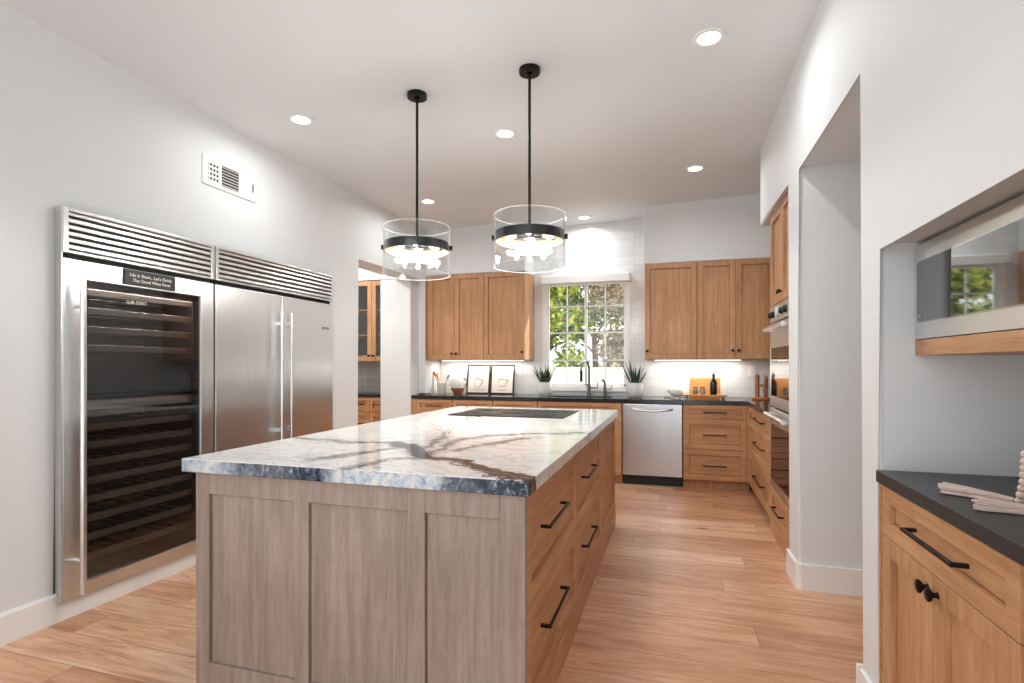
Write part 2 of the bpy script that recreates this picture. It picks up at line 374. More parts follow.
struct(MB().box(1.402, 2.6, 2.2, 2.35, 0, 2.45).build('wall_passage_near', WALL))
struct(MB().box(2.6, 2.72, 2.2, 3.6, 0, 2.6).build('wall_passage_end', WALL))
struct(MB().box(1.402, 2.6, 2.2, 3.6, 2.45, 2.55).build('ceiling_passage', CEIL))
# back wall with window opening
WX0, WX1, WZ0, WZ1 = -1.575, -.515, 1.0, 2.37
m = MB(); m.box(-3.29, WX0, YB, YB+.15, 0, T).box(WX1, 1.55, YB, YB+.15, 0, T).box(WX0, WX1, YB, YB+.15, 0, WZ0).box(WX0, WX1, YB, YB+.15, WZ1, T)
struct(m.build('wall_back', TILE))
struct(MB().box(XL+.001, -1.69, 6.10, YB-.001, 2.42, T, .012).build('wall_soffit_left', WALL))
struct(MB().box(-.325, 1.399, 6.10, YB-.001, 2.42, T, .012).build('wall_soffit_right', WALL))
struct(MB().box(-3.50, -3.08, 5.88, YB-.001, 0, 2.358, .012).build('wall_jamb', WALL))
struct(MB().box(-3.079, -2.992, 6.10, YB-.001, CT+.001, 2.358).build('wall_corner', WALL))
# hall beyond the doorway
struct(MB().box(-5.2, -3.501, YB-.03, YB+.15, 0, 2.41).build('wall_hall_back', TILE_GREY))
struct(MB().box(-5.35, -5.2, 4.2, 6.7, 0, T).build('wall_hall_left', WALL))
struct(MB().box(-5.2, -3.291, 4.2, 4.3, 0, T).build('wall_hall_near', WALL))
struct(MB().box(-5.2, -3.292, 6.08, YB-.031, 2.40, T).build('wall_hall_soffit', WALL))
# baseboards
def base_prof(a, b): return [(0, 0), (.016, 0), (.016, .135), (.010, .148), (0, .148)]
struct(MB().prism([(XL+p, z) for p, z in base_prof(0, 0)], 'y', -1.29, 1.905).build('baseboard_left', TRIM))
struct(MB().box(XL-.02, XL+.016, 1.906, 4.139, 0, .095).build('baseboard_fridge', TRIM))
struct(MB().prism([(XL+p, z) for p, z in base_prof(0, 0)], 'y', 4.14, 4.60).build('baseboard_doorway', TRIM))
m = MB(); R = .03; o_ = []
def corner_board(m, x, y0, y1, xe):
    """baseboard wrapping a rounded wall end: left face x from y1 down to y0 then along the near face to xe"""
    path = [(x-.016, y1)] + [(x+.02-.036*math.cos(a), y0+.02-.036*math.sin(a)) for a in [k*PI/12 for k in range(7)]] + [(xe, y0-.016)]
    inner = [(x, y1)] + [(x+.02-.02*math.cos(a), y0+.02-.02*math.sin(a)) for a in [k*PI/12 for k in range(7)]] + [(xe, y0)]
    for i in range(len(path)-1):
        q = [path[i], path[i+1], inner[i+1], inner[i]]
        A = [m.bm.verts.new((px, py, 0)) for px, py in q]; B = [m.bm.verts.new((px, py, .148)) for px, py in q]
        m.bm.faces.new(A); m.bm.faces.new(B)
        for k in range(4): m.bm.faces.new((A[k], A[(k+1) % 4], B[(k+1) % 4], B[k]))
    return m
struct(corner_board(m, XR, 3.45, 3.71, 2.59).build('baseboard_passage', TRIM))
struct(MB().box(XR-.016, XR, 2.19, 2.33, 0, .148, .004).box(XR-.016, 2.59, 2.35, 2.366, 0, .148, .004).build('baseboard_pier', TRIM))

# window: frame, two sashes with muntins, panes, insect screen
m = MB(); fw = .04; y0, y1 = YB+.005, YB+.10
m.box(WX0, WX0+fw, y0, y1, WZ0, WZ1, .003).box(WX1-fw, WX1, y0, y1, WZ0, WZ1, .003).box(WX0, WX1, y0, y1, WZ0, WZ0+fw, .003).box(WX0, WX1, y0, y1, WZ1-fw, WZ1, .003)
WIN = struct(m.build('window_1', TRIM))
xm = (WX0+WX1)/2
for k, (a, b, yy) in enumerate(((WX0+fw, xm+.02, YB+.035), (xm-.02, WX1-fw, YB+.06))):
    m = MB(); s_ = .028
    m.box(a, a+s_, yy, yy+.022, WZ0+fw, WZ1-fw, .002).box(b-s_, b, yy, yy+.022, WZ0+fw, WZ1-fw, .002)
    m.box(a, b, yy, yy+.022, WZ0+fw, WZ0+fw+s_, .002).box(a, b, yy, yy+.022, WZ1-fw-s_, WZ1-fw, .002)
    m.box((a+b)/2-.008, (a+b)/2+.008, yy+.003, yy+.019, WZ0+fw, WZ1-fw)
    for z in (1.36, 1.70, 2.03): m.box(a, b, yy+.003, yy+.019, z-.008, z+.008)
    sash = m.build('sash', TRIM, WIN)
    MB().box(a+.01, b-.01, yy+.009, yy+.013, WZ0+fw+.01, WZ1-fw-.01).build('pane', GLASS, sash)
n = NT('insect_screen_mesh'); n.N.remove(n.b)
tr = n.n('ShaderNodeBsdfTransparent'); df = n.n('ShaderNodeBsdfDiffuse'); df.inputs[0].default_value = lin((190, 180, 178)); mx = n.n('ShaderNodeMixShader'); mx.inputs[0].default_value = .13
n.L.new(tr.outputs[0], mx.inputs[1]); n.L.new(df.outputs[0], mx.inputs[2]); n.L.new(mx.outputs[0], n.out.inputs[0])
scr = MB().box(xm+.01, WX1-fw, YB+.092, YB+.094, WZ0+fw, WZ1-fw).build('insect_screen', n.m, WIN)
struct(MB().box(WX0-.02, WX1+.02, YB-.03, YB+.02, WZ0-.025, WZ0, .004).build('trim_1', TRIM))
m = MB(); t_ = .022
m.box(WX0-.012, WX0+t_, YB-.008, YB+.004, WZ0, WZ1).box(WX1-t_, WX1+.012, YB-.008, YB+.004, WZ0, WZ1)
struct(m.build('trim_2', TRIM))
rs = thing('roller_shade', 'white rolled-up window shade cassette above the kitchen window', 'window shade', (xm, YB-.04, 2.30))
MB().box(-.545, .545, -.05, .039, 0, .105, .012).build('cassette', TRIM, rs)
MB().box(-.515, .515, -.006, .006, -.025, -.001, .003).build('hem_bar', TRIM, rs)

# ------------------------------------------------------------------ cabinet builder (local front faces -y, x along the width)
def shaker(m, x0, x1, z0, z1, st=.058, y=0.0, t=.024, rec=.017):
    if x1-x0 < 2.4*st: return m.box(x0, x1, y-t, y, z0, z1, .0012, 1)
    m.box(x0, x0+st, y-t, y, z0, z1, .0012, 1).box(x1-st, x1, y-t, y, z0, z1, .0012, 1)
    m.box(x0+st, x1-st, y-t, y, z0, z0+st, .0012, 1).box(x0+st, x1-st, y-t, y, z1-st, z1, .0012, 1)
    m.box(x0+st+.0035, x1-st-.0035, y-t+rec, y, z0+st+.0035, z1-st-.0035)
    return m
def bar_pull(parent, cx, z, L, y=-.02, name='handle', horiz=True):
    m = MB(); p = .034; r = .0055
    m.box(cx-L/2, cx+L/2, y-p-r, y-p+r, z-r, z+r, .0015, 1)
    for s in (-1, 1): m.box(cx+s*(L/2-.006)-r, cx+s*(L/2-.006)+r, y-p+r, y+.001, z-r, z+r)
    return m.build(name, BLACK, parent)
def knob(parent, cx, z, y=-.02, s=1.0):
    prof = [(.001, .0), (.011*s, .0), (.010*s, .003), (.006*s, .006), (.0055*s, .014), (.012*s, .020), (.0155*s, .024), (.0155*s, .029), (.012*s, .031), (.001, .031)]
    return MB().lathe(prof, (cx, y, z), 12, 'y').build('knob', BLACK, parent, True)
def front(parent, kind, x0, x1, z0, z1, hw=None, L=.22, mat=None, st=.058, hz=None, hx=None):
    mat = mat or (W_HONEY if kind == 'door' else W_HONEY_H); g = .0017
    if kind in ('glass_door',):
        m = MB(); a, b, c, d = x0+g, x1-g, z0+g, z1-g
        m.box(a, a+st, -.02, 0, c, d, .0012, 1).box(b-st, b, -.02, 0, c, d, .0012, 1).box(a+st, b-st, -.02, 0, c, c+st, .0012, 1).box(a+st, b-st, -.02, 0, d-st, d, .0012, 1)
        f = m.build('door', W_HONEY, parent); MB().box(a+st-.004, b-st+.004, -.011, -.007, c+st-.004, d-st+.004).build('glass_pane', CAB_GLASS, f)
    else:
        f = shaker(MB(), x0+g, x1-g, z0+g, z1-g, st).build('door' if kind == 'door' else kind, mat, parent)
    if hw == 'bar': bar_pull(f, hx if hx is not None else (x0+x1)/2, hz if hz is not None else (z0+z1)/2, L)
    elif hw == 'l': knob(f, x0+.03, hz)
    elif hw == 'r': knob(f, x1-.03, hz)
    return f
def carcass(parent, w_, d, z0, z1, toe=0.0, toe_in=.07, mat=None):
    MB().box(0, w_, .0, d, z0, z1, .001, 1).build('body', mat or W_HONEY, parent)
    if toe: MB().box(.001, w_-.001, toe_in, d, 0.001, z0).build('toe_kick', mat or W_HONEY, parent)

# ------------------------------------------------------------------ island
IX0, IX1, IY0, IY1 = -1.827, -.462, 1.672, 4.43
isl = thing('kitchen_island', 'large kitchen island with greige end panels and honey wood drawers under veined marble', 'kitchen island', ((IX0+IX1)/2, (IY0+IY1)/2, 0))
ox, oy = isl.location[0], isl.location[1]
MB().box(IX0-ox+.02, IX1-ox-.02, IY0-oy+.02, IY1-oy, .0, .878).build('body', W_HONEY, isl)
m = MB(); xs = [IX0, -1.745, -1.262, -1.197, -.742, -.672, -.03]; W = IX1-IX0; t = .02
stiles = [(IX0, IX0+.066), (-1.358, -1.296), (-.888, -.822), (IX1-.088, IX1)]
fy0 = IY0-oy
for a, b in stiles: m.box(a-ox, b-ox, fy0, fy0+t, 0, .878, .0015, 1)
for (a, b), (c, d) in zip(stiles, stiles[1:]):
    m.box(b-ox, c-ox, fy0, fy0+t, .79, .878, .0015, 1).box(b-ox, c-ox, fy0, fy0+t, 0, .122, .0015, 1)
    m.box(b-ox+.003, c-ox-.003, fy0+.014, fy0+t+.001, .12, .792)
m.box(IX0-ox, IX0-ox+.02, fy0+t, IY1-oy, 0, .878)
ep = m.build('end_panel', W_GREIGE, isl); ep['label'] = 'greige wood end panel of three recessed fields'
# drawer side: local x -> +y, face +x
side = bpy.data.objects.new('drawer_bank', None)
def front_px(parent, y0, y1, z0, z1, kind, L=None, hy=None, hz=None):
    """a front on the island's right face"""
    g = .0017; st = .06; X1 = IX1-ox; X0 = X1-.02; a, b, c, d = y0-oy+g, y1-oy-g, z0+g, z1-g; m = MB()
    m.box(X0, X1, a, a+st, c, d, .0012, 1).box(X0, X1, b-st, b, c, d, .0012, 1).box(X0, X1, a+st, b-st, c, c+st, .0012, 1).box(X0, X1, a+st, b-st, d-st, d, .0012, 1)
    m.box(X0, X1-.016, a+st+.003, b-st-.003, c+st+.003, d-st-.003)
    f = m.build(kind, wood_y, isl)
    if L:
        h_ = MB(); r = .0055; p = .034; hy -= oy
        h_.box(X1+p-r, X1+p+r, hy-L/2, hy+L/2, hz-r, hz+r, .0015, 1)
        for s in (-1, 1): h_.box(X1-.001, X1+p-r, hy+s*(L/2-.006)-r, hy+s*(L/2-.006)+r, hz-r, hz+r)
        h_.build('handle', BLACK, f)
wood_y = wood('honey_maple_side', (168, 121, 83), (190, 142, 102), (207, 162, 121), 'y')
for a, b, hy in ((IY0+.022, 2.62, 2.06), (2.62, 3.54, 2.95)):
    front_px(isl, a, b, .49, .876, 'drawer', .36, hy, .715); front_px(isl, a, b, .125, .49, 'drawer', .36, hy, .355)
front_px(isl, 3.54, IY1-.002, .125, .876, 'side_panel')
MB().box(IX1-ox-.02, IX1-ox+.004, IY0-oy+.021, IY1-oy, .0, .118, .002).build('plinth', wood_y, isl)
# countertop
slab = MB().box(0, 1.424, 0, 2.82, 0, .052, .004).build('island_countertop', MARBLE, loc=(-1.865, 1.64, .8785))
tag(slab, 'white marble island worktop with dark veins and blue-grey cut front edge', 'countertop')
# cooktop
ck = thing('cooktop', 'black glass cooktop set flush into the far end of the marble island', 'cooktop', (-1.16, 3.92, .9305))
MB().box(-.43, .43, -.30, .31, 0, .006, .002).build('glass_top', COOK_GLASS, ck)
for cx, cy, r in ((-.28, -.14, .10), (-.27, .16, .085), (0, .03, .12), (.27, -.14, .085), (.28, .16, .10)):
    MB().lathe([(r-.012, 0), (r, 0), (r, .0012), (r-.012, .0012)], (cx, cy, .006), 32, close=True).cyl((cx, cy, .0066), .03, .0012, seg=20).build('burner_ring', MARK, ck)

# ------------------------------------------------------------------ base cabinets along the back wall
def base_unit(name, label, loc, w_, fronts, d=.60, rz=0, group='honey wood base cabinets', toe=.10, cat='cabinet'):
    t = thing(name, label, cat, loc, rz, group)
    if name == 'sink_cabinet':
        MB().box(0, .018, 0, d, toe, .888).box(w_-.02, w_-.002, 0, d, toe, .888).box(.018, w_-.02, 0, d, toe, toe+.018).box(.018, w_-.02, d-.012, d, toe+.018, .888).box(.018, w_-.02, 0, .016, .70, .888).build('body', W_HONEY, t)
        MB().box(.001, w_-.003, .07, d, .001, toe).build('toe_kick', W_HONEY, t)
    else: carcass(t, w_-.002, d, toe, .888, toe)
    for f in fronts: front(t, *f[:5], **(f[5] if len(f) > 5 else {}))
    return t
by = YF
base_unit('base_cabinet', 'honey wood drawer base cabinet at the left end of the back counter, black bar pull', (-3.077, by, 0), .537,
          [('filler', .0, .06, .10, .885), ('drawer', .06, .535, .73, .885, dict(hw='bar', L=.2, st=.045)), ('door', .06, .535, .10, .73, dict(hw='r', hz=.66))])
base_unit('base_cabinet', 'honey wood base cabinet directly below the two framed coffee prints', (-2.537, by, 0), .505,
          [('drawer', 0, .503, .73, .885, dict(st=.045)), ('door', 0, .251, .10, .73, dict(hw='r', hz=.66)), ('door', .251, .503, .10, .73, dict(hw='l', hz=.66))])
base_unit('base_cabinet', 'honey wood base cabinet between the framed prints and the sink', (-2.03, by, 0), .54,
          [('drawer', 0, .538, .73, .885, dict(st=.045)), ('door', 0, .538, .10, .73, dict(hw='r', hz=.66))])
base_unit('sink_cabinet', 'honey wood sink cabinet under the window, left of the dishwasher', (-1.488, by, 0), .945,
          [('false_front', 0, .86, .73, .885, dict(st=.045)), ('door', 0, .43, .10, .73, dict(hw='r', hz=.66)), ('door', .43, .86, .10, .73, dict(hw='l', hz=.66)), ('filler', .86, .943, .10, .885)], d=.60)
base_unit('drawer_cabinet', 'honey wood three-drawer cabinet right of the dishwasher, facing the room', (.093, by, 0), .655,
          [('drawer', 0, .618, .735, .885, dict(hw='bar', L=.225, st=.045, hz=.808)), ('drawer', 0, .618, .42, .735, dict(hw='bar', L=.225, hz=.572)), ('drawer', 0, .618, .10, .42, dict(hw='bar', L=.225, hz=.252)), ('filler', .618, .653, .10, .885, dict(st=.012))])
XB = .746
base_unit('drawer_cabinet', 'honey wood three-drawer cabinet on the right wall between the corner and the ovens', (XB, by-.024, 0), 1.318,
          [('filler', 0, .06, .10, .885, dict(st=.02)), ('drawer', .06, 1.316, .735, .885, dict(hw='bar', L=.50, st=.045, hx=.78, hz=.808)), ('drawer', .06, 1.316, .42, .735, dict(hw='bar', L=.50, hx=.78, hz=.585)), ('drawer', .06, 1.316, .10, .42, dict(hw='bar', L=.50, hx=.78, hz=.275))], rz=-PI/2)
# dishwasher
dw = thing('dishwasher', 'stainless steel dishwasher with curved bar handle between sink cabinet and drawers', 'dishwasher', (-.541, by, 0))
MB().box(.004, .626, 0, .58, .105, .885).build('tub', DARK, dw)
m = MB(); N = 14
for i in range(N):
    pass
dd = MB().box(.005, .626, -.028, -.001, .11, .882, .006, 3).build('door', STEEL_DW, dw)
hz = .822
pts = [(.10, -.03, hz+.004), (.12, -.058, hz+.002)] + [(.12+.38*k/12, -.058-.012*math.sin(PI*k/12), hz+.002-.014*math.sin(PI*k/12)) for k in range(1, 12)] + [(.50, -.058, hz+.002), (.52, -.03, hz+.004)]
MB().tube(pts, .013, 10).build('handle', STEEL_H, dd, True)
MB().box(.005, .626, .045, .06, .001, .103).build('toe_panel', RUBBER, dw)
# worktop L with sink hole
SX0, SX1, SY0, SY1 = -1.40, -.68, 5.99, 6.30
c0 = YF-.032; xr = XB-.032; m = MB(); z0, z1 = .8885, CT
m.box(-3.079, SX0, c0, YB-.002, z0, z1).box(SX0, SX1, c0, SY0, z0, z1).box(SX0, SX1, SY1, YB-.002, z0, z1).box(SX1, 1.398, c0, YB-.002, z0, z1).box(xr, 1.398, 4.59, c0, z0, z1)
tag(m.build('kitchen_countertop', GRANITE), 'L-shaped black granite worktop along the window wall and ovens', 'countertop')
sk = thing('sink', 'dark undermount sink in the black granite counter below the window', 'sink', ((SX0+SX1)/2, (SY0+SY1)/2, .70))
a, b = (SX1-SX0)/2-.002, (SY1-SY0)/2-.002; m = MB()
m.box(-a, a, -b, b, 0, .01).box(-a, -a+.01, -b, b, .01, .222).box(a-.01, a, -b, b, .01, .222).box(-a+.01, a-.01, -b, -b+.01, .01, .222).box(-a+.01, a-.01, b-.01, b, .01, .222)
m.build('basin', plain('sink_composite', (60, 62, 64), .35), sk); MB().cyl((0, 0, .012), .04, .006).build('drain', CHROME, sk, True)
# faucets
fc = thing('faucet', 'tall brushed nickel gooseneck kitchen faucet under the window', 'faucet', (-.972, 6.37, CT))
MB().cyl((0, 0, .02), .026, .04).cyl((0, 0, .09), .020, .10).build('base', NICKEL, fc, True)
H = .33; pts = [(0, 0, .12), (0, 0, H)] + [(-.03+.03*math.cos(a), -.10+.10*math.cos(a), H+.085*math.sin(a)) for a in [PI*k/10 for k in range(1, 11)]] + [(-.06, -.20, H-.03)]
MB().tube(pts, .0125, 12).build('spout', NICKEL, fc, True)
MB().cyl((-.06, -.20, H-.09), .016, .13, seg=16).build('spray_head', BLACK, fc, True)
MB().cyl((.055, 0, .10), .010, .10, 'x', 12).tube([(.10, 0, .10), (.105, 0, .17)], .005).build('lever', NICKEL, fc, True)
fc = thing('faucet', 'short brushed nickel filtered water tap right of the tall faucet', 'faucet', (-.783, 6.37, CT))
MB().cyl((0, 0, .05), .019, .10).build('base', NICKEL, fc, True)
MB().tube([(0, 0, .10), (0, -.005, .15), (-.012, -.03, .19), (-.02, -.06, .20), (-.026, -.085, .18)], [.013, .012, .010, .009, .008], 10).build('spout', NICKEL, fc, True)
MB().cyl((.045, 0, .085), .008, .07, 'x', 12).tube([(.078, 0, .085), (.082, 0, .13)], .004).build('lever', NICKEL, fc, True)

# ------------------------------------------------------------------ wall cabinets
UY, UZ0, UZ1 = 6.12, 1.365, 2.419
def wall_unit(label, x, w_, fronts, d=.428):
    t = thing('wall_cabinet', label, 'cabinet', (x, UY, UZ0), 0, 'honey wood wall cabinets')
    MB().box(0, w_-.002, 0, d, 0, UZ1-UZ0, .001, 1).build('body', W_HONEY, t)
    for f in fronts: front(t, *f[:5], **(f[5] if len(f) > 5 else {}))
hH = UZ1-UZ0
wall_unit('two-door honey wood wall cabinet in the left corner over the coffee prints', XL+.003, .776, [('filler', 0, .04, 0, hH, dict(st=.012)), ('door', .04, .392, 0, hH, dict(hw='r', hz=.075)), ('door', .392, .774, 0, hH, dict(hw='l', hz=.075))])
wall_unit('single-door honey wood wall cabinet just left of the window', -2.212, .520, [('door', 0, .518, 0, hH, dict(hw='r', hz=.09))])
wall_unit('single-door honey wood wall cabinet just right of the window', -.312, .55, [('door', 0, .548, 0, hH, dict(hw='l', hz=.09))])
wall_unit('two-door honey wood wall cabinet in the right corner beside the ovens', .239, 1.158, [('door', 0, .385, 0, hH, dict(hw='r', hz=.09)), ('door', .385, .77, 0, hH, dict(hw='l', hz=.09)), ('filler', .77, 1.156, 0, hH)])
for x0, x1, lab in ((-2.9, -1.78, 'slim lit strip light under the wall cabinets left of the window'), (-.22, .72, 'slim lit strip light under the wall cabinets right of the window')):
    t = thing('cabinet_strip_light', lab, 'light', ((x0+x1)/2, 6.40, UZ0), 0, 'under-cabinet strip lights')
    L = x1-x0; MB().box(-L/2, L/2, -.014, .014, -.010, -.0005).build('housing', WHITEP, t); MB().box(-L/2+.01, L/2-.01, -.009, .009, -.0125, -.0102).build('diffuser', LED, t)
    ld = bpy.data.lights.new('strip_glow', 'AREA'); ld.shape = 'RECTANGLE'; ld.size = L-.04; ld.size_y = .02; ld.energy = STRIP_W; ld.color = (1, .95, .88)
    lo = bpy.data.objects.new('strip_glow', ld); C.objects.link(lo); lo.parent = t; lo.location = (0, 0, -.016)

# ------------------------------------------------------------------ oven tower
TY1, TY0 = 4.585, 3.715; tw = TY1-TY0
tc = thing('oven_cabinet', 'tall honey wood cabinet holding the double ovens behind the white pier', 'cabinet', (XB, TY1, 0), -PI/2)
m = MB(); m.box(0, tw, .0, .62, 1.745, 2.455).box(0, tw, 0, .62, .0, .365).box(0, .10, 0, .62, .365, 1.745).box(tw-.10, tw, 0, .62, .365, 1.745).box(.10, tw-.10, .55, .62, .365, 1.745)
m.build('body', W_HONEY, tc)
front(tc, 'door', 0, tw/2, 1.75, 2.45, hw='r', hz=1.82); front(tc, 'door', tw/2, tw, 1.75, 2.45, hw='l', hz=1.82)
front(tc, 'drawer', .0, tw, .12, .36, hw='bar', L=.30, hx=.36, hz=.24)
MB().box(0, tw, -.024, -.0005, .001, .117, .002).build('plinth', W_HONEY_H, tc)
ov = thing('double_wall_oven', 'stainless double wall oven with black knobs built into the honey wood tower', 'oven', (XB, TY1-.02, .368), -PI/2)
ow = tw-.04
MB().box(.09, ow-.09, .005, .54, .003, 1.372).build('oven_body', DARK, ov)
MB().box(0, ow, -.03, -.0015, 1.255, 1.375, .003).build('control_panel', STEEL_H, ov)
for i, x in enumerate((.05, .17, .44, .62, .76)):
    pass
for x in (.06, .16, .49, .62): MB().lathe([(.001, 0), (.024, 0), (.024, .01), (.019, .014), (.017, .024), (.001, .024)], (x, -.03, 1.31), 20, 'y').build('knob', RUBBER, ov, True)
MB().lathe([(.001, 0), (.036, 0), (.036, .012), (.001, .012)], (.32, -.03, 1.315), 24, 'y').build('clock_dial', WHITEP, ov, True)
for z0, z1, wz0, wz1 in ((.62, 1.245, .70, 1.06), (.005, .605, .07, .49)):
    d = MB().box(0, ow, -.03, -.0015, z0, z1, .004).build('oven_door', STEEL_H, ov)
    MB().box(.07, ow-.07, -.033, -.0305, wz0, wz1).build('door_window', OVEN_GLASS, d)
    hz = z1-.045
    MB().cyl((ow/2, -.075, hz), .016, ow-.10, 'x', 16).box(.06, .085, -.075, -.03, hz-.012, hz+.012).box(ow-.085, ow-.06, -.075, -.03, hz-.012, hz+.012).build('handle', STEEL_H, d, True)

# ------------------------------------------------------------------ refrigerators (face +x)
FX = XL+.045
def grille(parent, w_, z0, z1):
    m = MB(); m.box(0, .028, -.012, .10, z0, z1, .003).box(w_-.028, w_, -.012, .10, z0, z1, .003).box(.028, w_-.028, -.012, .10, z1-.016, z1, .003).box(.028, w_-.028, -.012, .10, z0, z0+.014, .003)
    g = m.build('grille', STEEL_H, parent)
    MB().box(.02, w_-.02, .06, .10, z0+.005, z1-.005).build('grille_back', DARK, g)
    k = 6; h = (z1-z0-.03)/k
    for i in range(k):
        z = z0+.014+h*(i+.5)
        M = Matrix.Translation((w_/2, .012, z)) @ Matrix.Rotation(math.radians(-20), 4, 'X')
        MB().obox(M, w_-.05,   .036, h*.66, .004).build('louver', STEEL_H, g)
wine = thing('wine_refrigerator', 'built-in stainless wine refrigerator with dark glass door, nearest the camera on the left wall', 'refrigerator', (FX, 1.908, 0), PI/2)
ww = .925
m = MB(); m.box(0, .03, .03, .62, .10, 2.10).box(ww-.03, ww, .03, .62, .10, 2.10).box(.03, ww-.03, .03, .62, 1.80, 2.10).box(.03, ww-.03, .03, .62, .10, .16).box(.03, ww-.03, .58, .62, .16, 1.80)
m.build('cabinet', DARK, wine)
grille(wine, ww, 1.868, 2.098)
MB().box(-.003, .003, -.004, .045, .10, 2.10).build('side_trim', STEEL_H, wine)
gx0, gx1, gz0, gz1 = .104, .822, .172, 1.745
m = MB(); m.box(.004, gx0, -.006, .026, .105, 1.842, .003).box(gx1, ww-.004, -.006, .026, .105, 1.842, .003).box(gx0, gx1, -.006, .026, .105, gz0, .003).box(gx0, gx1, -.006, .026, gz1, 1.842, .003)
door = m.build('door', STEEL, wine)
MB().box(gx0-.004, gx1+.004, .004, .010, gz0-.004, gz1+.004).build('glass_pane', WINE_GLASS, door)
MB().box(gx1-.045, gx1, .0105, .022, gz0, gz1).box(gx0, gx0+.02, .0105, .022, gz0, gz1).box(gx0, gx1, .0105, .022, gz1-.03, gz1).build('glass_border', RUBBER, door)
m = MB(); m.cyl((.062, -.062, .94), .014, 1.62, 'z', 16)
for z in (.30, 1.60): m.cyl((.062, -.035, z), .009, .06, 'y', 12)
m.build('handle', STEEL, door, True)
text('badge_lettering', 'SUB-ZERO', .026, LETTER, door, Matrix.Translation((.395, .003, 1.655)) @ FACE)
for z in (1.69, 1.59, 1.49, 1.39, .965, .87, .775, .68, .58, .48, .38, .275):
    m = MB().box(.045, ww-.065, .045, .062, z-.018, z+.018, .002, 1)
    sh = m.build('shelf', W_RACK, wine)
    m = MB()
    for k in range(9): m.box(.09+k*.085, .098+k*.085, .062, .56, z-.006, z+.0)
    m.box(.05, ww-.07, .30, .31, z-.010, z-.006); m.build('shelf_rods', NICKEL, sh)
MB().box(.032, ww-.032, .04, .57, 1.06, 1.11).build('divider', STEEL_H, wine)
MB().box(ww-.062, ww-.05, .05, .06, .17, 1.79).build('rail', NICKEL, wine)
ld = bpy.data.lights.new('wine_fill_lamp', 'AREA'); ld.shape = 'RECTANGLE'; ld.size = .7; ld.size_y = .05; ld.energy = 16.0; ld.color = (1, .96, .92)  # added lamp inside the cabinet to lighten the shelves
lo = bpy.data.objects.new('wine_fill_lamp', ld); C.objects.link(lo); lo.parent = wine; lo.location = (.46, .03, 1.78); lo.rotation_euler = (-.25, 0, 0)
sg = thing('wine_sign', 'small black sign with white lettering stuck above the wine refrigerator glass', 'sign', (FX+.0065, 2.218, 1.752), PI/2)
MB().box(0, .315, -.012, 0, 0, .085, .001, 1).build('board', SIGNB, sg)
text('lettering', 'Life Is Short.. Let\'s Drink', .026, LETTER, sg, Matrix.Translation((.158, -.0125, .056)) @ FACE)
text('lettering', 'The Good Wine Now', .026, LETTER, sg, Matrix.Translation((.162, -.0125, .027)) @ FACE)
fr = thing('refrigerator', 'wide stainless two-door refrigerator beside the wine refrigerator', 'refrigerator', (FX, 2.842, 0), PI/2)
w2 = 1.292
MB().box(0, w2, .03, .62, .10, 2.098).build('cabinet', DARK, fr)
grille(fr, w2, 1.868, 2.098)
for a, b, hx in ((.004, .632, .582), (.637, w2-.004, .690)):
    d = MB().box(a, b, -.006, .028, .105, 1.842, .004).build('door', STEEL, fr)
    m = MB().cyl((hx, -.055, 1.21), .0125, 1.00, 'z', 16)
    for z in (.80, 1.62): m.box(hx-.009, hx+.009, -.055, -.005, z-.014, z+.014)
    m.build('handle', STEEL, d, True)
bd = MB().box(1.135, 1.225, -.0085, -.0062, 1.615, 1.633).build('badge', RUBBER, fr)
text('badge_lettering', 'SUB-ZERO', .015, LETTER, bd, Matrix.Translation((1.18, -.0088, 1.624)) @ FACE)

# ------------------------------------------------------------------ wall vent
vt = thing('wall_vent', 'white rectangular air vent with grey louvers high on the left wall', 'vent', (XL, 3.02, 2.605), PI/2)
m = MB(); vw, vh = .237, .097
m.box(-vw, vw, -.008, -.001, vh-.026, vh, .002).box(-vw, vw, -.008, -.001, -vh, -vh+.026, .002).box(-vw, -vw+.045, -.008, -.001, -vh+.026, vh-.026).box(-.098, -.082, -.008, -.001, -vh+.026, vh-.026).box(.072, vw, -.008, -.001, -vh+.026, vh-.026)
m.build('frame', TRIM, vt)
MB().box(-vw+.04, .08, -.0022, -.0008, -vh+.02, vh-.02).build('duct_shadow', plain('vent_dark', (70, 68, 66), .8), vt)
m = MB()
for k in range(5): m.box(-.192, -.098, -.006, -.0028, -.062+.031*k-.006, -.062+.031*k+.006)
for k in range(4): m.box(-.184+.026*k, -.176+.026*k, -.0065, -.0029, -.071, .071)
m.build('grid', TRIM, vt)
m = MB()
for k in range(7): m.obox(Matrix.Translation((-.005, -.005, -.062+.0205*k)) @ Matrix.Rotation(.7, 4, 'X'), .154, .009, .0022)
m.build('louvers', TRIM, vt)
MB().box(.085, .165, -.0095, -.0078, -.062, .062, .001).build('damper_plate', WHITEP, vt)
MB().box(.195, .205, -.014, -.0078, -.03, .03, .002).build('damper_lever', NICKEL, vt)

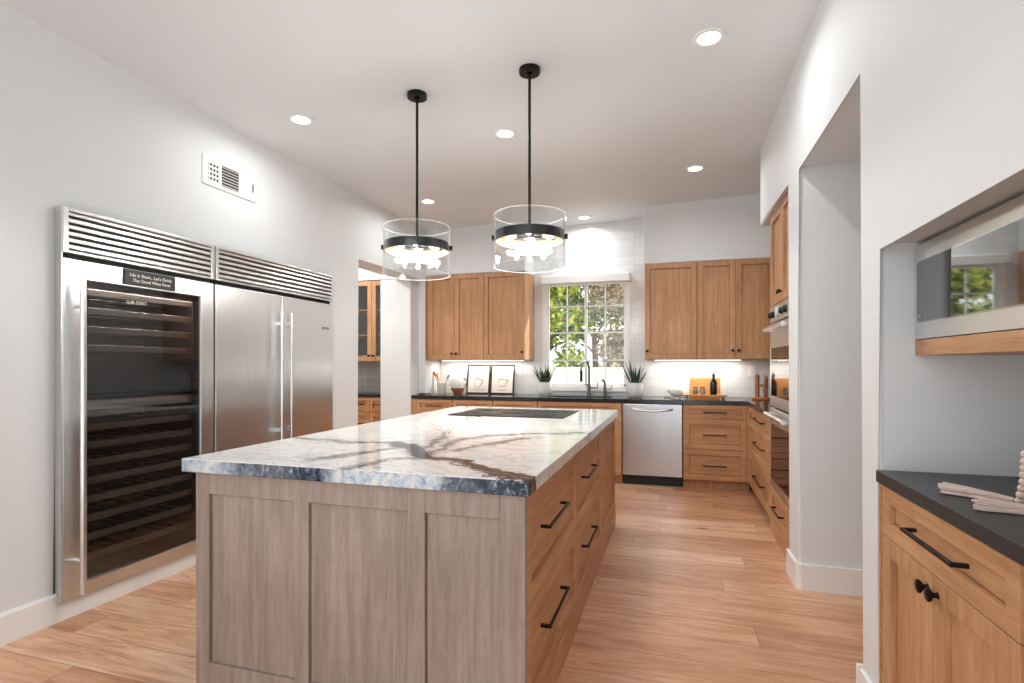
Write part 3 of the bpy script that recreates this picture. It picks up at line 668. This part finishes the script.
# ------------------------------------------------------------------ recessed downlights
for i, (x, y, lab) in enumerate(((.181, 3.074, 'recessed ceiling light nearest the camera at upper right of the photo'), (-2.461, 3.098, 'recessed ceiling light nearest the left wall above the wall vent'),
        (-1.208, 3.801, 'recessed ceiling light between the two pendant rods'), (-2.435, 5.031, 'recessed ceiling light in the far left corner behind the left pendant rod'),
        (.181, 5.081, 'recessed ceiling light in front of the right wall cabinets'), (-1.012, 6.248, 'recessed ceiling light directly over the window'))):
    z = cz(x); t = thing('downlight', lab, 'ceiling light', (x, y, z), 0, 'recessed ceiling lights')
    MB().lathe([(.058, -.001), (.085, -.001), (.083, -.007), (.060, -.009)], seg=32, close=True).build('trim_ring', TRIM, t, True)
    MB().cyl((0, 0, -.004), .0585, .003, seg=32).build('lens', LENS, t)
    ld = bpy.data.lights.new('can_glow', 'AREA'); ld.shape = 'DISK'; ld.size = .11; ld.energy = CAN_W; ld.spread = math.radians(165); ld.color = (.96, .985, 1)
    lo = bpy.data.objects.new('can_glow', ld); C.objects.link(lo); lo.parent = t; lo.location = (0, 0, -.012)

t = thing('downlight', 'added unseen ceiling light in the hall beyond the left doorway', 'ceiling light', (-4.1, 5.2, cz(-4.1)), 0, 'recessed ceiling lights')  # unseen lamp, added to brighten the dark hall
MB().lathe([(.058, -.001), (.085, -.001), (.083, -.007), (.060, -.009)], seg=32, close=True).build('trim_ring', TRIM, t, True)
MB().cyl((0, 0, -.004), .0585, .003, seg=32).build('lens', LENS, t)
ld = bpy.data.lights.new('can_glow', 'AREA'); ld.shape = 'DISK'; ld.size = .11; ld.energy = 20; ld.color = (1, .985, .96)
lo = bpy.data.objects.new('can_glow', ld); C.objects.link(lo); lo.parent = t; lo.location = (0, 0, -.012)

# ------------------------------------------------------------------ pendants
def pendant(x, y, zb, label, ang):
    zc = cz(x); t = thing('pendant_light', label, 'pendant light', (x, y, zb), ang, 'clear glass drum pendants'); r = .212; h = .30
    MB().cyl((0, 0, zc-zb-.014), .062, .026, seg=32).cyl((0, 0, zc-zb-.032), .018, .014).build('canopy', BLACK, t, True)
    MB().cyl((0, 0, (zc-zb-.03+.195)/2), .0085, zc-zb-.03-.195, seg=12).build('rod', BLACK, t, True)
    MB().lathe([(r-.004, 0), (r, 0), (r, h), (r-.004, h)], seg=56, close=True).build('glass_shade', SHADE_GLASS, t, True)
    for z in (0, h): MB().lathe([(r-.005, z-.0015), (r+.001, z-.0015), (r+.001, z+.0015), (r-.005, z+.0015)], seg=56, close=True).build('rim_glint', RIM, t, True)  # thin pale rings painted in as the bright line of each edge
    rb = r-.008
    MB().lathe([(rb-.004, .145), (rb, .145), (rb, .20), (rb-.004, .20)], seg=56, close=True).build('band', BLACK, t, True)
    MB().lathe([(rb-.0055, .147), (rb-.0045, .147), (rb-.0045, .198), (rb-.0055, .198)], seg=56, close=True).build('band_lining', plain('satin_brass', (170, 140, 112), .35, .9), t, True)
    m = MB().cyl((0, 0, .185), .034, .045)
    for k in range(4):
        a = PI/4+k*PI/2; m.tube([(.0, 0, .19), (rb*math.cos(a), rb*math.sin(a), .19)], .006, 8)
    m.box(rb-.002, r+.012, -.012, .012, .16, .186).box(-r-.012, -rb+.002, -.012, .012, .16, .186)
    m.build('arm_frame', BLACK, t)
    for k in range(4):
        a = k*PI/2; d = .115; cx, cy = d*math.cos(a), d*math.sin(a)
        MB().tube([(.02*math.cos(a), .02*math.sin(a), .186), (.075*math.cos(a), .075*math.sin(a), .182)], .017, 12).build('socket', BLACK, t, True)
        MB().tube([(.075*math.cos(a), .075*math.sin(a), .182), (.09*math.cos(a), .09*math.sin(a), .181), (.115*math.cos(a), .115*math.sin(a), .180), (.14*math.cos(a), .14*math.sin(a), .179), (.15*math.cos(a), .15*math.sin(a), .179)], [.010, .014, .021, .016, .004], 12).build('bulb', BULB, t, True)
        ld = bpy.data.lights.new('bulb_glow', 'POINT'); ld.energy = BULB_W; ld.shadow_soft_size = .02; ld.color = (1, .97, .92)
        lo = bpy.data.objects.new('bulb_glow', ld); C.objects.link(lo); lo.parent = t; lo.location = (cx, cy, .150)
pendant(-1.563, 3.071, 1.872, 'clear glass drum pendant on black rod, over the left of the island', .35)
pendant(-.815, 3.041, 1.880, 'clear glass drum pendant on black rod, over the right of the island', .2)

# ------------------------------------------------------------------ niche: cabinet, counter, microwave, shelf
nb = base_unit('niche_cabinet', 'honey wood base cabinet in the right-hand niche with black mushroom knobs', (.715, 2.178, 0), .83,
     [('filler', 0, .045, .10, .885, dict(st=.012)), ('drawer', .045, .805, .715, .885, dict(hw='bar', L=.31, st=.05, hx=.44, hz=.803)), ('door', .045, .41, .10, .715, {}), ('door', .41, .805, .10, .715, {})], d=.53, rz=-PI/2, group=None)
dl = [o for o in nb.children if o.name.startswith('door')]
knob(dl[0], .38, .668, s=1.25); knob(dl[1], .44, .668, s=1.25)
base_unit('niche_cabinet', 'honey wood base cabinet in the right-hand niche, nearer the camera at the frame edge', (.715, 1.346, 0), .444, [('drawer', 0, .442, .715, .885, dict(hw='bar', L=.2, st=.05)), ('door', 0, .442, .10, .715, dict(hw='r', hz=.66))], d=.53, rz=-PI/2, group=None)
tag(MB().box(.682, 1.249, .902, 2.178, .889, CT, .0015, 1).build('niche_countertop', SLATE), 'charcoal worktop in the niche below the microwave', 'countertop')
tag(MB().box(.80, 1.249, 1.30, 2.178, 1.333, 1.386, .002).build('microwave_shelf', wood_y), 'thick honey wood shelf under the microwave', 'shelf')
mw = thing('microwave', 'stainless microwave with dark glass door on the wooden niche shelf', 'microwave', (.80, 2.176, 1.3865), -PI/2)
mwW, mwH = .76, .322
MB().box(0.004, mwW, .021, .42, .001, mwH).build('housing', DARK, mw)
# face frame with arched glass
def rrect(x0, x1, z0, z1, r):
    o = []
    for cx, cz_, a0 in ((x1-r, z1-r, 0), (x0+r, z1-r, PI/2), (x0+r, z0+r, PI), (x1-r, z0+r, 3*PI/2)):
        for k in range(6): a = a0+k*PI/10; o.append((cx+r*math.cos(a), cz_+r*math.sin(a)))
    return o
d = MB().prism([(x, z) for x, z in rrect(.002, mwW, .002, mwH, .008)], 'y', -.001, .020, -.001, .004, 2).build('door', STEEL_H, mw)
MB().prism(rrect(.028, .735, .060, .262, .016), 'y', -.006, -.0012, -.006, .002, 2).build('door_window', MW_GLASS, d)
MB().prism(rrect(.024, .739, .056, .266, .018), 'y', -.0045, -.0011).build('window_trim', CHROME, d)
MB().tube([(.036, -.0068, .078), (.044, -.0072, .083), (.052, -.0068, .076), (.060, -.0072, .082), (.070, -.0068, .078)], .0025, 6).build('badge', CHROME, d, True)
# bead garland over a bowl
bw = thing('bowl', 'white ceramic bowl on the niche counter under the bead garland at the frame edge', 'bowl', (1.0, 1.69, CT))
MB().lathe([(.001, .0), (.07, .0), (.075, .008), (.118, .075), (.126, .125), (.119, .125), (.110, .078), (.06, .016), (.001, .014)], seg=40).build('bowl_body', CERAMIC, bw, True)
gl = thing('bead_garland', 'pale wooden bead garland with two blush cotton tassels on the charcoal niche counter', 'garland', (.86, 1.72, CT))
def tassel(parent, p, q, seed):
    rnd = random.Random(seed); p = Vector(p); q = Vector(q); d = (q-p); L = d.length; d.normalize(); s = Vector((-d.y, d.x, 0)); m = MB()
    for k in range(44):
        a = rnd.uniform(0, 2*PI); rr = math.sqrt(rnd.random()); u, v = rr*math.cos(a), abs(rr*math.sin(a))
        l = L*rnd.uniform(.93, 1.03); e = p+d*l
        pts = []
        for i in range(6):
            t = i/5; wd = .010+.014*t**.8
            c_ = p+d*(l*t)+s*(u*wd+.0015*rnd.uniform(-1, 1)); c_.z = .0025+v*wd*1.15+.001*rnd.random(); pts.append(c_)
        m.tube(pts, .0027, 5)
    o = m.build('tassel', COTTON, parent, True)
    m = MB(); c_ = p+d*.012; 
    for k in range(5): m.lathe([(.007, -.0022), (.0095, 0), (.007, .0022)], tuple(p+d*(.006+.004*k)+Vector((0, 0, .010))), 12)
    m.build('tassel_binding', COTTON, o, True)
tassel(gl, (.005, .030, 0), (-.120, .125, 0), 3); tassel(gl, (.03, -.095, 0), (-.123, -.062, 0), 5)
br = .0105
pl = []
z = br+.004
for k in range(8): pl.append((.012-.001*k, .016-.012*min(k, 3)/3-.004*k, .011+k*.0185))
for k in range(1, 9): pl.append((.004+.0195*k*.95, -.03-.004*k, .1435+.006*math.sin(k*PI/6)-.011*max(0, k-3)))
pl2 = [(.052+.020*k, -.10+.001*k, .0115) for k in range(1)]
for k, p in enumerate(pl+pl2): MB().ball(p, br, u=14, v=10).build('bead', BEADW, gl, True)

# ------------------------------------------------------------------ things on the back counter
def plant(x, y, label, seed, h, n_, r=.075, lean=None):
    rnd = random.Random(seed); t = thing('potted_snake_plant', label, 'plant', (x, y, CT), 0, 'snake plants by the sink')
    MB().lathe([(.001, .0), (r*.70, .0), (r*.78, .006), (r*1.0, .05), (r*1.04, .10), (r*.98, .165), (r*.90, .165), (r*.92, .15), (.001, .149)], seg=32).build('pot', CERAMIC, t, True)
    MB().cyl((0, 0, .151), r*.9, .006).build('soil', SOIL, t)
    for k in range(n_):
        a = 2*PI*k/n_+rnd.uniform(-.3, .3); rr = r*rnd.uniform(.15, .75); L = h*rnd.uniform(.65, 1.05); tilt = rnd.uniform(.10, .58)
        if lean and k == 0: a, tilt, L = lean
        bx, by_ = rr*math.cos(a), rr*math.sin(a); dx, dy = math.cos(a), math.sin(a); nx, ny = -dy, dx; wd = rnd.uniform(.012, .019)
        m = MB(); prev = None
        tw_ = rnd.uniform(-.6, .6)
        for i in range(7):
            f = i/6; wz = wd*(1-f**2.5)*(0.7+.6*f*(1-f)*2)+.0008; c_ = Vector((bx+dx*L*f*math.sin(tilt), by_+dy*L*f*math.sin(tilt), .152+L*f*math.cos(tilt)))
            ca, sa = math.cos(tw_*f+rnd.uniform(-.05, .05)), math.sin(tw_*f); ux, uy = nx*ca+dx*sa, ny*ca+dy*sa
            ring = [m.bm.verts.new((c_.x+ux*wz, c_.y+uy*wz, c_.z)), m.bm.verts.new((c_.x+uy*.003, c_.y-ux*.003, c_.z)), m.bm.verts.new((c_.x-ux*wz, c_.y-uy*wz, c_.z)), m.bm.verts.new((c_.x-uy*.003, c_.y+ux*.003, c_.z))]
            if prev:
                for j in range(4): m.bm.faces.new((prev[j], prev[(j+1) % 4], ring[(j+1) % 4], ring[j]))
            else: m.bm.faces.new(ring)
            prev = ring
        m.bm.faces.new(prev); m.build('leaf', LEAF, t)
plant(-1.50, 6.30, 'bushy green succulent in a white pot left of the sink', 4, .22, 24, .084)
plant(-.43, 6.30, 'tall spiky snake plant in a white pot right of the sink taps', 9, .27, 17, .094, (PI, .75, .27))

def print_frame(x, label, tall, body):
    t = thing('framed_print', label, 'picture', (x, 6.40, CT+.002), 0, 'framed coffee prints'); fw_, fh = .315, .375
    t.rotation_euler = (math.radians(-9), 0, 0); b = .018; m = MB()
    m.box(-fw_/2, -fw_/2+b, -.009, .009, 0, fh, .002).box(fw_/2-b, fw_/2, -.009, .009, 0, fh, .002).box(-fw_/2+b, fw_/2-b, -.009, .009, 0, b, .002).box(-fw_/2+b, fw_/2-b, -.009, .009, fh-b, fh, .002)
    m.build('frame', FRAMEW, t)
    p = MB().box(-fw_/2+b, fw_/2-b, -.002, .004, b, fh-b).build('print', PAPER, t)
    m = MB(); Y = -.004; r = .0022
    if tall: pr = [(-.052, .195), (-.047, .15), (-.036, .105), (-.022, .085), (.012, .085), (.028, .105), (.042, .15), (.05, .195)]
    else: pr = [(-.058, .19), (-.05, .15), (-.034, .115), (-.018, .105), (.018, .105), (.034, .115), (.05, .15), (.058, .19)]
    m.tube([(a, Y, z) for a, z in pr], r, 6); m.tube([(pr[0][0]+(pr[-1][0]-pr[0][0])*k/10, Y, pr[0][1]+.006*math.sin(k*PI/2.5)) for k in range(11)], r, 6)
    if tall: m.tube([(.045, Y, .18), (.066, Y, .185), (.070, Y, .16), (.052, Y, .135), (.036, Y, .128)], r, 6)
    else: m.tube([(.056, Y, .185), (.080, Y, .188), (.082, Y, .170), (.062, Y, .156), (.050, Y, .152)], r, 6); 
    for dx, zz in ((-.018, .21), (.012, .215)): m.tube([(dx+.008*math.sin(k*1.1), Y, zz+.012*k) for k in range(8)], r*.8, 6)
    m.build('cup_drawing', INK, p)
    text('lettering', body, .022, INKT, p, Matrix.Translation((0, -.0025, .050)) @ FACE)
    return t
print_frame(-2.40, 'framed tall coffee cup drawing, left of the two leaning on the backsplash', True, 'LATTE MACCHIATO')
print_frame(-2.078, 'framed wide coffee cup drawing, right of the two leaning on the backsplash', False, 'CAFFE LATTE')
cr = thing('utensil_crock', 'pale stoneware crock of wooden utensils in the left counter corner', 'crock', (-2.875, 6.34, CT))
MB().lathe([(.001, 0), (.058, 0), (.060, .01), (.060, .135), (.056, .14), (.052, .135), (.052, .012), (.001, .012)], seg=28).build('crock_body', plain('pale_stoneware', (222, 214, 202), .4), cr, True)
for k, (dx, dy, L, mt) in enumerate(((-.5, .0, .29, W_STAND), (-.36, .1, .27, W_BOARD), (-.2, -.1, .22, W_BOARD), (.45, .05, .25, NICKEL))):
    b0 = Vector((dx*.02, dy*.02, .02)); e0 = Vector((dx*.40*L*.9, dy*.2, L)); e0.x = dx*.22
    hd = (e0-b0).normalized()
    MB().tube([b0, b0+(e0-b0)*.72, b0+(e0-b0)*.80, b0+(e0-b0)*.92, e0], [.005, .005, .013, .015, .006], 8).build('utensil', mt, cr, True)
pt = thing('pitcher', 'round white pitcher with copper base beside the utensil crock', 'pitcher', (-2.645, 6.33, CT))
MB().lathe([(.094, .078), (.102, .115), (.096, .158), (.074, .194), (.048, .212), (.043, .212), (.068, .190), (.089, .156), (.095, .115), (.088, .080)], seg=32, close=True).build('body', CERAMIC, pt, True)
MB().lathe([(.001, 0), (.048, 0), (.056, .012), (.072, .036), (.088, .060), (.0945, .0785), (.090, .0785), (.084, .062), (.066, .038), (.001, .020)], seg=32).build('base', COPPER, pt, True)
MB().tube([(.076, 0, .186), (.096, 0, .200), (.120, 0, .180), (.124, 0, .145), (.112, 0, .115), (.098, 0, .10)], .008, 10).build('handle', NICKEL, pt, True)
MB().tube([(-.082, 0, .16), (-.110, 0, .185), (-.124, 0, .205)], [.018, .013, .010], 10).build('spout', CERAMIC, pt, True)
rk = thing('trivet', 'low black trivet lying at the far left end of the back counter', 'trivet', (-2.97, 6.04, CT))
m = MB(); m.box(-.07, .07, -.04, -.030, .008, .016).box(-.07, .07, .030, .04, .008, .016)
for k in range(6): m.box(-.065+k*.024, -.055+k*.024, -.04, .04, .010, .018)
for sx in (-.062, .062):
    for sy in (-.034, .034): m.cyl((sx, sy, .004), .005, .008, seg=10)
m.build('rack', RUBBER, rk)

# tray group
tr = thing('serving_riser', 'low wooden serving riser on small feet holding a bottle and jars', 'tray', (.325, 6.26, CT))
MB().box(-.225, .225, -.075, .075, .026, .044, .004).build('board', W_BOARD, tr)
for sx in (-.19, .19):
    for sy in (-.05, .05): MB().lathe([(.001, 0), (.010, 0), (.013, .012), (.010, .0262), (.001, .0262)], (sx, sy, 0), 14).build('foot', NICKEL, tr, True)
cb = thing('cutting_board', 'pale orange wooden cutting board leaning on the backsplash behind the bottle', 'cutting board', (.335, 6.425, CT+.001))
cb.rotation_euler = (math.radians(-10), 0, 0)
MB().prism(rrect(-.165, .165, 0, .225, .018), 'y', -.009, .009, -.009, .003, 2).build('board', W_BOARD, cb)
bt = thing('bottle', 'black glass bottle with pour spout on the serving riser', 'bottle', (.415, 6.25, CT+.0442))
MB().lathe([(.001, 0), (.036, 0), (.038, .006), (.038, .125), (.032, .15), (.015, .172), (.0135, .20), (.001, .20)], seg=24).build('body', BOTTLE, bt, True)
MB().cyl((0, 0, .212), .0165, .026, seg=18).tube([(0, 0, .225), (0, -.004, .25), (0, -.012, .268)], [.006, .004, .003], 8).build('stopper', RUBBER, bt, True)
CLEAR = thin_glass('jar_glass', (.88, .90, .90, 1), 1.5, 1.6)
for x, lab in ((.225, 'small glass jar with dark contents, left of the two on the serving riser'), (.300, 'small clear glass jar next to the black bottle on the serving riser')):
    j = thing('jar', lab, 'jar', (x, 6.235, CT+.0442), 0, 'small jars on the riser')
    MB().lathe([(.001, 0), (.028, 0), (.029, .004), (.029, .062), (.024, .07), (.024, .074), (.022, .074), (.022, .068), (.027, .06), (.027, .006), (.001, .006)], seg=24).build('glass', CLEAR, j, True)
    MB().cyl((0, 0, .028), .0255, .04, seg=20).build('contents', plain('dark_contents' if x < .25 else 'pale_contents', (92, 70, 74) if x < .25 else (168, 160, 150), .7), j, True)
    MB().cyl((0, 0, .081), .026, .013, seg=20).build('lid', NICKEL, j, True)
cd = thing('small_canvas', 'small blank white panel leaning beside the cutting board', 'panel', (.115, 6.44, CT+.001)); cd.rotation_euler = (math.radians(-9), 0, 0)
MB().box(-.05, .05, -.008, .008, 0, .215, .003).build('panel_board', WHITEP, cd)
bd_ = thing('ceramic_pig', 'small rounded white ceramic ornament left of the serving riser', 'ornament', (.022, 6.24, CT))
m = MB(); m.ball((0, 0, .066), .06, 1.25, .85, .85, 24, 16).ball((-.075, 0, .085), .028, 1, .9, .9)
for sx in (-.035, .035):
    for sy in (-.02, .02): m.cyl((sx, sy, .012), .012, .026, seg=12)
m.build('body', CERAMIC, bd_, True)
MB().tube([(.0, -.055, .03), (.05, -.058, .035), (.08, -.03, .035)], .010, 8).build('underside_band', plain('taupe_glaze', (150, 138, 132), .5), bd_, True)
tag(MB().tube([(-.105, 6.20, CT+.006), (-.08, 6.21, CT+.009), (-.03, 6.235, CT+.012), (.0, 6.20, CT+.007)], [.007, .005, .004, .004], 8).build('teaspoon', NICKEL, smooth=True), 'small dark metal spoon lying left of the white ceramic ornament', 'spoon')
ks = thing('knife_stand', 'orange-brown wooden knife stand shaped like a letter H in the right corner', 'knife stand', (.885, 6.22, CT), -.35)
MB().lathe([(.001, 0), (.085, 0), (.088, .006), (.088, .018), (.084, .022), (.001, .022)], seg=32).build('base', W_STAND, ks, True)
MB().box(-.055, -.022, -.02, .02, .022, .27, .004).build('upright', W_STAND, ks)
MB().tube([(.045, 0, .022), (.038, 0, .10), (.045, 0, .18), (.055, 0, .24), (.035, 0, .262)], [.016, .017, .017, .016, .008], 10).build('upright', W_STAND, ks, True)
MB().box(-.022, .035, -.014, .014, .135, .165, .003).build('crossbar', W_STAND, ks)
MB().box(-.021, -.016, -.016, .016, .024, .255).build('shade_strip', RUBBER, ks); MB().box(.062, .067, -.016, .016, .03, .225).build('shade_strip', RUBBER, ks)  # black strips stand in for the shaded right sides of the uprights
# outlets on the backsplash
for x, lab in ((.842, 'white outlet plate near the knife stand'), (.112, 'white outlet plate behind the white ornament'), (-1.895, 'white outlet plate right of the framed prints'), (-1.735, 'white switch plate above the left succulent pot')):
    t = thing('outlet_plate', lab+' on the tiled backsplash', 'outlet', (x, YB, 1.23), 0, 'backsplash outlet plates')
    MB().box(-.037, .037, -.006, -.0005, -.058, .058, .002).build('plate', WHITEP, t)
    MB().box(-.017, .017, -.008, -.0058, -.034, .034, .001).build('socket_face', TRIM, t)

# ------------------------------------------------------------------ hall cabinets seen through the doorway
hx0 = -4.75
hw = thing('glass_wall_cabinet', 'honey wood wall cabinet with glass doors seen through the left doorway', 'cabinet', (hx0, 6.10, 1.35), 0)
HW = -3.505-hx0; m = MB(); hh = 1.04
m.box(0, .018, 0, .41, 0, hh).box(HW-.018, HW, 0, .41, 0, hh).box(.018, HW-.018, 0, .41, 0, .02).box(.018, HW-.018, 0, .41, hh-.02, hh).box(.018, HW-.018, .40, .41, .02, hh-.02)
m.build('body', W_HONEY, hw)
MB().box(.018, HW-.018, .392, .3995, .02, hh-.02).build('back_panel', plain('slate_back_panel', (112, 122, 132), .6), hw)
for z in (.33, .66): MB().box(.019, HW-.019,   .03, .398, z, z+.018).build('shelf', W_HONEY, hw)
cut = [0, .36, .72, 1.08, HW]; cut = [-.02+.0, .29, .97-.0, HW]
xs = [0, .30, .98, HW]
xd = -3.745-hx0
for a, b, kn in ((0, xd-.40, 'r'), (xd-.40, xd, 'r'), (xd, HW, 'l')): front(hw, 'glass_door', a, b, 0, hh, hw=kn, hz=.07, st=.06)
hp = thing('potted_plant', 'tiny potted plant on a shelf inside the glass hall cabinet', 'plant', (-3.865, 6.27, 1.35+.349))
MB().lathe([(.001, 0), (.035, 0), (.048, .09), (.042, .09), (.001, .08)], seg=18).build('pot', CERAMIC, hp, True)
rnd = random.Random(2); m = MB()
for k in range(26):
    a = rnd.uniform(0, 2*PI); t_ = rnd.uniform(.1, .5); L = rnd.uniform(.09, .19); m.tube([(0, 0, .08), (L*.5*math.sin(t_)*math.cos(a), L*.5*math.sin(t_)*math.sin(a), .08+L*.55), (L*math.sin(t_)*math.cos(a), L*math.sin(t_)*math.sin(a), .08+L)], [.004, .009, .002], 5)
m.build('foliage', plain('deep_green_foliage', (44, 74, 42), .6), hp)
tag(MB().box(-3.96, -3.80, 6.20, 6.36, 1.3705, 1.43, .006).build('storage_box', plain('pale_blue_linen', (168, 196, 206), .8)), 'pale blue box on the bottom shelf of the glass hall cabinet', 'box')
base_unit('hall_base_cabinet', 'honey wood drawer cabinet under the grey tile in the hall beyond the doorway', (hx0, 6.03, 0), HW,
          [('drawer', 0, .72, .70, .885, dict(hw='bar', L=.2, st=.05)), ('drawer', .72, 1.02, .70, .885, dict(hw='bar', L=.12, st=.05)), ('drawer', 1.02, HW-.003, .70, .885, dict(hw='bar', L=.15, st=.05)),
           ('drawer', 0, .72, .40, .70, dict(hw='bar', L=.2)), ('drawer', .72, 1.02, .40, .70, dict(hw='bar', L=.12)), ('drawer', 1.02, HW-.003, .40, .70, dict(hw='bar', L=.15)), ('drawer', 0, .72, .10, .40, dict(hw='bar', L=.2)), ('drawer', .72, 1.02, .10, .40, dict(hw='bar', L=.12)), ('drawer', 1.02, HW-.003, .10, .40, dict(hw='bar', L=.15))], d=.48, group=None)
tag(MB().box(-5.19, -3.502, 6.0, YB-.032, .889, CT).build('hall_countertop', GRANITE), 'black granite worktop on the hall cabinets beyond the doorway', 'countertop')

# ------------------------------------------------------------------ garden outside the window
gm = NT('dry_lawn'); gm = gm.set(gm.ramp(gm.noise(gm.pos(), 3, 5), [(.3, (112, 116, 70)), (.7, (160, 152, 108))]), .9)
struct(MB().box(-30, 30, 7.05, 40, -.4, -.3).build('ground_outside', gm))
fn = thing('garden_fence', 'white board fence outside the kitchen window', 'fence', (-1.5, 9.6, -.3))
m = MB()
for k in range(60): m.box(-6+k*.2+.003, -6+k*.2+.197, 0, .02, 0, 1.56+.0*k)
m.build('boards', plain('white_fence_paint', (236, 232, 226), .7), fn)
m = MB()
for z in (.25, 1.3): m.box(-6, 6, .02, .06, z, z+.09)
m.build('rails', plain('white_fence_rail', (226, 222, 216), .7), fn)
def leaf_mat(name, c1, c2, c3):
    n = NT(name); n.N.remove(n.b); col = n.ramp(n.noise(n.pos(), 6, 3), [(.38, c1), (.5, c2), (.62, c3)])
    df = n.n('ShaderNodeBsdfDiffuse'); tl = n.n('ShaderNodeBsdfTranslucent'); n.L.new(col, df.inputs[0]); n.L.new(col, tl.inputs[0])
    mx = n.n('ShaderNodeMixShader'); mx.inputs[0].default_value = .5; n.L.new(df.outputs[0], mx.inputs[1]); n.L.new(tl.outputs[0], mx.inputs[2]); n.L.new(mx.outputs[0], n.out.inputs[0]); return n.m
LG = [leaf_mat('lime_foliage', (62, 80, 26), (150, 166, 60), (226, 226, 124)), leaf_mat('olive_foliage', (56, 66, 36), (124, 136, 70), (198, 198, 132)), leaf_mat('russet_foliage', (96, 82, 64), (172, 154, 124), (234, 222, 194))]
BARK = NT('bark'); BARK = BARK.set(BARK.ramp(BARK.noise(BARK.mapping(BARK.obj(), (8, 8, 1.5)), 3, 5), [(.3, (64, 50, 40)), (.7, (120, 98, 80))]), .9)
def tree(x, y, h, r, seed, mt, label, n_=2600):
    rnd = random.Random(seed); t = thing('tree', label, 'tree', (x, y, -.3), 0, 'trees beyond the fence'); m = MB()
    m.tube([(0, 0, 0), (.03, 0, h*.3), (-.05, .04, h*.6), (.02, 0, h*.92)], [.11, .09, .06, .02], 8)
    cl = []
    for k in range(16):
        a = rnd.uniform(0, 2*PI); zz = rnd.uniform(.22, 1.0)*h; rr = r*rnd.uniform(.15, .95); c_ = Vector((rr*math.cos(a), rr*math.sin(a), zz)); cl.append((c_, rnd.uniform(.3, .55)*r))
        m.tube([(0, 0, zz*.72), tuple(c_*.55+Vector((0, 0, zz*.38))), tuple(c_)], [.035, .022, .008], 6)
    m.build('trunk', BARK, t, True)
    m = MB()
    for k in range(n_):
        c_, q = rnd.choice(cl); d = Vector((rnd.gauss(0, 1), rnd.gauss(0, 1), rnd.gauss(0, 1))).normalized()*q*rnd.random()**.4; p = c_+d
        if p.z < .35: continue
        u = Vector((rnd.gauss(0, 1), rnd.gauss(0, 1), rnd.gauss(0, .6))).normalized(); v = u.orthogonal().normalized(); s = rnd.uniform(.06, .11)
        vs = [m.bm.verts.new(p+u*s), m.bm.verts.new(p+v*s*.55), m.bm.verts.new(p-u*s), m.bm.verts.new(p-v*s*.55)]; m.bm.faces.new(vs)
    m.build('foliage', mt, t)
tree(-2.95, 11.5, 3.9, 1.0, 1, LG[0], 'lime green leafy tree behind the fence in the left window panes', 5200)
tree(-2.1, 14.8, 5.0, 1.4, 2, LG[1], 'olive green tree behind the fence behind the window mullion', 5200)
tree(-.72, 11.4, 3.8, 1.0, 3, LG[2], 'russet leafy tree behind the fence in the right window panes', 5200)
tree(1.3, 14.8, 4.6, 1.3, 4, LG[1], 'olive tree behind the fence, right of the russet tree', 1800)
tree(-5.5, 14.6, 4.9, 1.4, 5, LG[1], 'olive tree behind the fence, left of the lime green tree', 1800)
bpy.context.view_layer.update()
